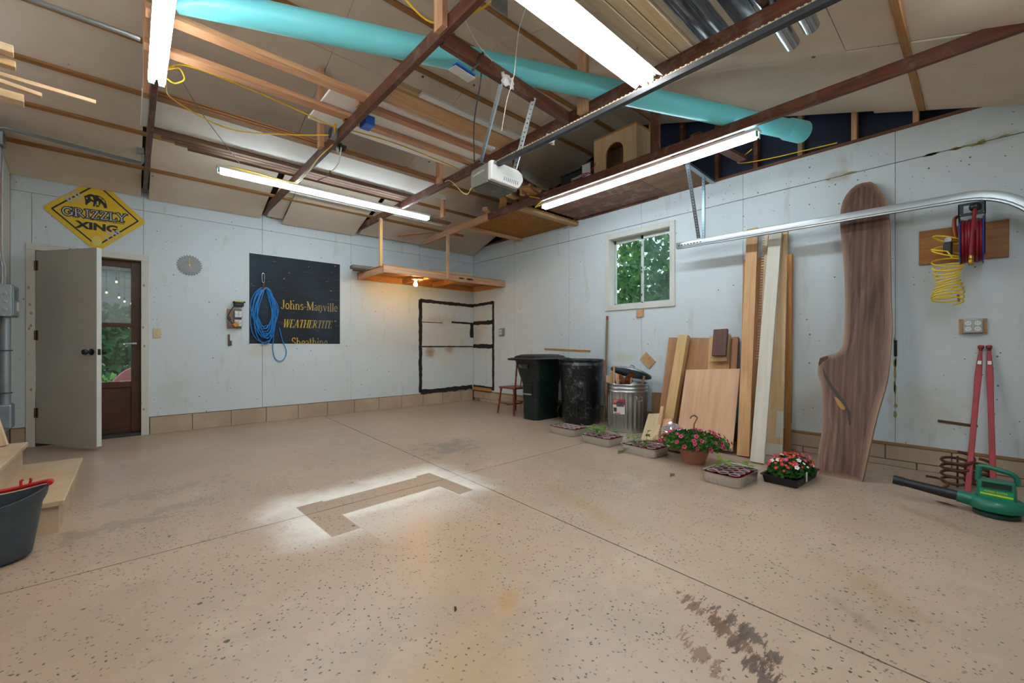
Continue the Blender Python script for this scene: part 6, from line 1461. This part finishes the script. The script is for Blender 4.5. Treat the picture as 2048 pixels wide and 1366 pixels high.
for k in range(58):
    u = k / 58; th = k * 2.39996; z_ = 1 - u * 1.15 + random.uniform(-.1, .1); z_ = min(1, z_); th += random.uniform(-.3, .3); r_ = math.sqrt(max(0, 1 - z_ * z_)); nrm = V((math.cos(th) * r_, math.sin(th) * r_, z_ * .9 + .1)).normalized()
    kk = random.uniform(.9, 1.05); pos = V((nrm.x * .285 * kk, nrm.y * .305 * kk, .185 + z_ * .105)); plantpart(hb, 'blossom', fm, pos, nrm + V((random.uniform(-.7, .1), random.uniform(-.7, .1), .1)), random.uniform(.6, .95))
hkz = .40
BRW = plain('#7a564c', .5)
MB().tube(catmull([PC + V((0, 0, .3)), PC + V((0, 0, .34)), PC + V((.012, -.012, .375)), PC + V((0.018, -.018, .40)), PC + V((0, 0, .42)), PC + V((-.02, .02, .405)), PC + V((-.022, .022, .39))]), .006, 8).build('hook', BRW, hb, True)
for k in range(3):
    a = k * 2.094 + .5; MB().tube([PC + V((0, 0, .305)), PC + V((.125 * math.cos(a), .125 * math.sin(a), .125))], .002, 5).build('hanger_wire', BRW, hb)
fl_ = thing('flower_flat', 'black nursery flat of red and white impatiens', 'flower tray', (3.83, 1.0, 0)); fl_.rotation_euler.z = -.05; WM[fl_.name] = fl_.matrix_basis.copy()
loft([rrect(-.225, .225, -.11, .11, .015, 0), rrect(-.24, .24, -.12, .12, .015, .055), rrect(-.25, .25, -.13, .13, .015, .057), rrect(-.25, .25, -.13, .13, .015, .062), rrect(-.235, .235, -.115, .115, .015, .06), rrect(-.22, .22, -.105, .105, .015, .04)], None).build('tray', BLACKP, fl_, local=True)
f = MB(); leaves(f, 1500, dome((0.02, 0, .06), .25, .145, .12, 0), .02); leaves(f, 500, inball((0, 0, .08), (.22, .12, .06)), .022); tag(f.build('foliage', leafmat('#1f5227', '#4c8a3a'), fl_, local=True), kind='stuff')
fms = [flower_mesh(.019, .2, 5, a, YC, 5, .12) for a in (REDF, REDF, REDF, REDF, REDF, WHF, MAG)]
for k in range(95):
    th = k * 2.39996; u = math.sqrt((k + .5) / 95); x_, y_ = u * math.cos(th), u * math.sin(th); z_ = math.sqrt(max(0, 1 - u * u * .85))
    plantpart(fl_, 'blossom', random.choice(fms), (0.02 + x_ * .255 + random.uniform(-.01, .01), y_ * .15 + random.uniform(-.01, .01), .07 + z_ * .125 + random.uniform(-.015, .012)), (x_ * .7 + random.uniform(-.6, .2), y_ * .7 + random.uniform(-.6, .2), z_ + .2), random.uniform(.55, 1.0))
MB().box(-.1, -.075, -.135, -.132, .03, .1).build('plant_tag', WHITEP, fl_, local=True)
cbx = thing('cardboard_box', 'small open cardboard box behind the pink hanging basket', 'cardboard box', (4.06, 2.07, 0))
CARD = plain('#a98a6a', .8, 0, .08)
MB().box(3.97, 4.15, 1.93, 2.22, 0, .008).build('bottom', CARD, cbx)
for b in ((3.97, 3.976, 1.93, 2.22), (4.144, 4.15, 1.93, 2.22), (3.976, 4.144, 1.93, 1.936), (3.976, 4.144, 2.214, 2.22)): MB().box(b[0], b[1], b[2], b[3], .0, .13).build('side', CARD, cbx)
MB().add([(3.97, 1.93, .13), (3.97, 2.22, .13), (3.9, 2.22, .10), (3.9, 1.93, .10), (3.97, 1.93, .135), (3.97, 2.22, .135), (3.9, 2.22, .105), (3.9, 1.93, .105)], [(0, 1, 2, 3), (7, 6, 5, 4), (0, 4, 5, 1), (2, 6, 7, 3), (0, 3, 7, 4), (1, 5, 6, 2)]).build('flap', CARD, cbx)
pb = MB(); rb_ = random.Random(2); n = 12
for i in range(n):
    for j in range(n):
        u, v = i / (n - 1) - .5, j / (n - 1) - .5; pb.v.append(V((4.06 + u * .15, 2.075 + v * .25, .165 + .1 * math.exp(-6 * (u * u + v * v)) + rb_.uniform(-.025, .025))))
for i in range(n - 1):
    for j in range(n - 1): pb.f.append((i * n + j, i * n + j + 1, (i + 1) * n + j + 1, (i + 1) * n + j))
PLAS = glass('clear_plastic', (.85, .87, .9, 1), .25, (.75, .77, .8, 1), .25); tag(pb.build('plastic_bag', PLAS), 'crumpled clear plastic bag lying on the cardboard box', 'plastic bag')
for k, (u, v, s, mt, l) in enumerate(((1345, 951, .05, plain('#6a4a22', .7), 'curled brown dead leaf on the floor before the hanging basket'), (1241, 905, .07, plain('#5d6a2c', .7), 'flat olive-green leaf on the floor beside the foil trays'), (911, 1220, .017, plain('#3c3222', .8), 'small dark dead leaf lying alone in the middle foreground'), (1892, 1008, .06, plain('#8a4f22', .7), 'rusty brown dead leaf on the floor near the leaf blower'))):
    c = P(u, v, z=.0); m = MB(); a = rs.uniform(0, 3)
    d_ = V((math.cos(a), math.sin(a), 0)); e_ = V((-d_.y, d_.x, 0))
    m.add([c - d_ * s + V((0, 0, .002)), c + e_ * s * .35 + V((0, 0, .014)), c + d_ * s + V((0, 0, .004)), c - e_ * s * .35 + V((0, 0, .003)), c + V((0, 0, .001))], [(0, 1, 4), (1, 2, 4), (2, 3, 4), (3, 0, 4)])
    tag(m.build('dead_leaf', mt), l, 'leaf', 'leaves on the floor')
# ================================================================ TOOLS BY THE WALL
REDT = plain('#98202a', .5, 0, .2, 8); RUST = plain('#5a3a28', .8, .3, .4, 20, .4, .4)
for k, (tp, bt, l) in enumerate((((1962, 692), (1935, 986), 'red metal tool handle leaning outward, the one nearer the slab'), ((1978, 692), (1987, 990), 'red metal tool handle standing behind the leaf blower'))):
    t = thing('digging_tool', l, 'tool', P(*bt, z=0), 'red tool handles'); a = P(*bt, z=0); a.z = .004; b = P(*tp, x=XR - .03); d_ = (b - a).normalized()
    m = MB(); pr = [(0, .016, .009), (.6, .016, .009), (.78, .019, .011), (.87, .016, .011), (.93, .012, .011), (.965, .01, .01)]
    side_ = d_.cross(V((-1, 0, 0))).normalized(); nn = side_.cross(d_)
    for f_, w_, h_ in pr:
        c = a.lerp(b, f_); m.v += [c + side_ * w_ + nn * h_, c - side_ * w_ + nn * h_, c - side_ * w_ - nn * h_, c + side_ * w_ - nn * h_]
    for i in range(len(pr) - 1):
        for j in range(4): m.f.append((i * 4 + j, i * 4 + (j + 1) % 4, i * 4 + 4 + (j + 1) % 4, i * 4 + 4 + j))
    m.f += [(0, 1, 2, 3), (20, 21, 22, 23)]; m.build('shaft', REDT, t, bevel=.004)
    MB().tube([a.lerp(b, .965), a.lerp(b, .985)], .011, 10).build('collar', RUST, t); MB().tube([a.lerp(b, .982), a.lerp(b, 1.0)], [.017, .018], 14).build('cap', REDT, t)
    MB().bar(a.lerp(b, .86) + nn * .016, a.lerp(b, .885) + nn * .016, .02, .002, nn).build('sticker', WHITEP, t)
for k, (u, v, r_, h, l) in enumerate(((1921, 990, .085, .2, 'rusty spiral auger standing behind the red handle'), (1966, 990, .07, .15, 'rusty spiral auger behind the leaf blower body'))):
    c = P(u, v, z=0) + V((.22, .02, 0)); t = thing('auger', l, 'auger', c, 'rusty augers'); n = 60
    MB().tube([c + V((r_ * math.cos(2 * math.pi * 4 * j / n), r_ * math.sin(2 * math.pi * 4 * j / n), .03 + h * j / n + .018 * math.cos(2 * math.pi * 4 * j / n))) for j in range(n + 1)], .0095, 6).build('spiral', RUST, t, True)
    MB().tube([c, c + V((0, 0, h + .03))], .006, 6).build('shaft', RUST, t)
c = P(1868, 970, z=.05); wire('rusty_hook', 'curved rusty hook lying against the block base by the blower nozzle', [P(1853, 952, x=4.45), P(1878, 957, x=4.42), P(1895, 966, x=4.36), P(1893, 973, x=4.3), P(1876, 977, x=4.26)], .009, RUST, 'hook')
# leaf blower
bw = thing('leaf_blower', 'green electric leaf blower with black nozzle on the floor', 'leaf blower', (3.95, -.05, 0))
GRN = plain('#0e6a55', .35, 0, .06); BX = V((3.95, -.06, 0))
MB().lathe([(.085, 0), (.1, .005), (.1, .025), (.09, .03)], 28, Matrix.Translation(BX), True, True).build('intake_base', plain('#0b3b32', .4), bw, True)
MB().lathe([(.09, .03), (.125, .045), (.13, .065), (.12, .095), (.09, .115), (.001, .12)], 28, Matrix.Translation(BX)).build('fan_housing', GRN, bw, True)
loft([rrect(BX.x - .06, BX.x + .05, BX.y - .085, BX.y + .085, .02, .1), rrect(BX.x - .055, BX.x + .045, BX.y - .08, BX.y + .08, .02, .2), rrect(BX.x - .05, BX.x + .04, BX.y - .075, BX.y + .075, .02, .215)]).build('motor_housing', GRN, bw, True)
MB().tube(catmull([BX + V((0, .075, .2)), BX + V((0, .07, .275)), BX + V((0, .05, .29)), BX + V((0, -.05, .27)), BX + V((0, -.08, .245)), BX + V((0, -.085, .2))]), .014, 10).build('handle', GRN, bw, True)
nrm = (-1, 0, 0)
for k in range(4): MB().box(BX.x - .062, BX.x - .055, BX.y - .06, BX.y + .06, .178 + .009 * k, .181 + .009 * k).build('vent_slot', BLACKP, bw)
flat([(BX.x - .0605, BX.y + .068, .165), (BX.x - .0605, BX.y - .068, .165), (BX.x - .0605, BX.y - .068, .115), (BX.x - .0605, BX.y + .068, .115)], nrm, .0005).build('label_panel', plain('#10935a', .4), bw)
flat([(BX.x - .0612, BX.y + .066, .143), (BX.x - .0612, BX.y - .066, .137), (BX.x - .0612, BX.y - .066, .127), (BX.x - .0612, BX.y + .066, .134)], nrm, .0005).build('label_stripe', plain('#d9d024', .4), bw)
sans('WEED EATER', 'lettering', plain('#d9d024', .4), (BX.x - .0612, BX.y + .05, .149), (BX.x - .0612, BX.y - .045, .147), .01, nrm, bw, .0006)
tip = V((3.93, .41, .115)); n0 = V((3.925, .02, .075))
MB().tube([BX + V((-.06, -.02, .075)), n0 + V((0, 0, 0)), n0.lerp(tip, .22)], [.045, .042, .036], 18).build('outlet', GRN, bw, True)
MB().tube([n0.lerp(tip, .2), n0.lerp(tip, .3), n0.lerp(tip, .75), n0.lerp(tip, .86), n0.lerp(tip, .862), tip], [.031, .033, .028, .027, .031, .03], 18, cap=True).build('nozzle', plain('#15191d', .45), bw, True)
tag(MB().tube([P(2040, 1024, z=.006) + V((.05, -.02, 0)), P(2056, 1000, z=.2) + V((.05, -.02, 0))], .006, 8).build('metal_rod', STEEL), 'thin metal rod at the frame edge beside the leaf blower', 'rod')
# string light wire and poles outside
t = thing('string_light_wire', 'dark wire carrying the string bulbs between two poles outside', 'wire', (-.9, 10, -.12))
ps_ = [P(u, v, y=9.0 + .5 * i) + V((0, 0, .5)) for i, (u, v) in enumerate(((233, 564), (213, 585), (238, 595), (249, 603), (263, 607)))]
MB().tube(catmull([V((-2.2, 8.9, 2.6))] + ps_ + [V((1.2, 12.0, 2.6))]), .004, 5).build('wire', BLACKP, t)
for q in ((-2.2, 8.9), (1.2, 12.0)): MB().tube([(*q, -.12), (*q, 2.65)], .03, 8).build('pole', FRESH, t)
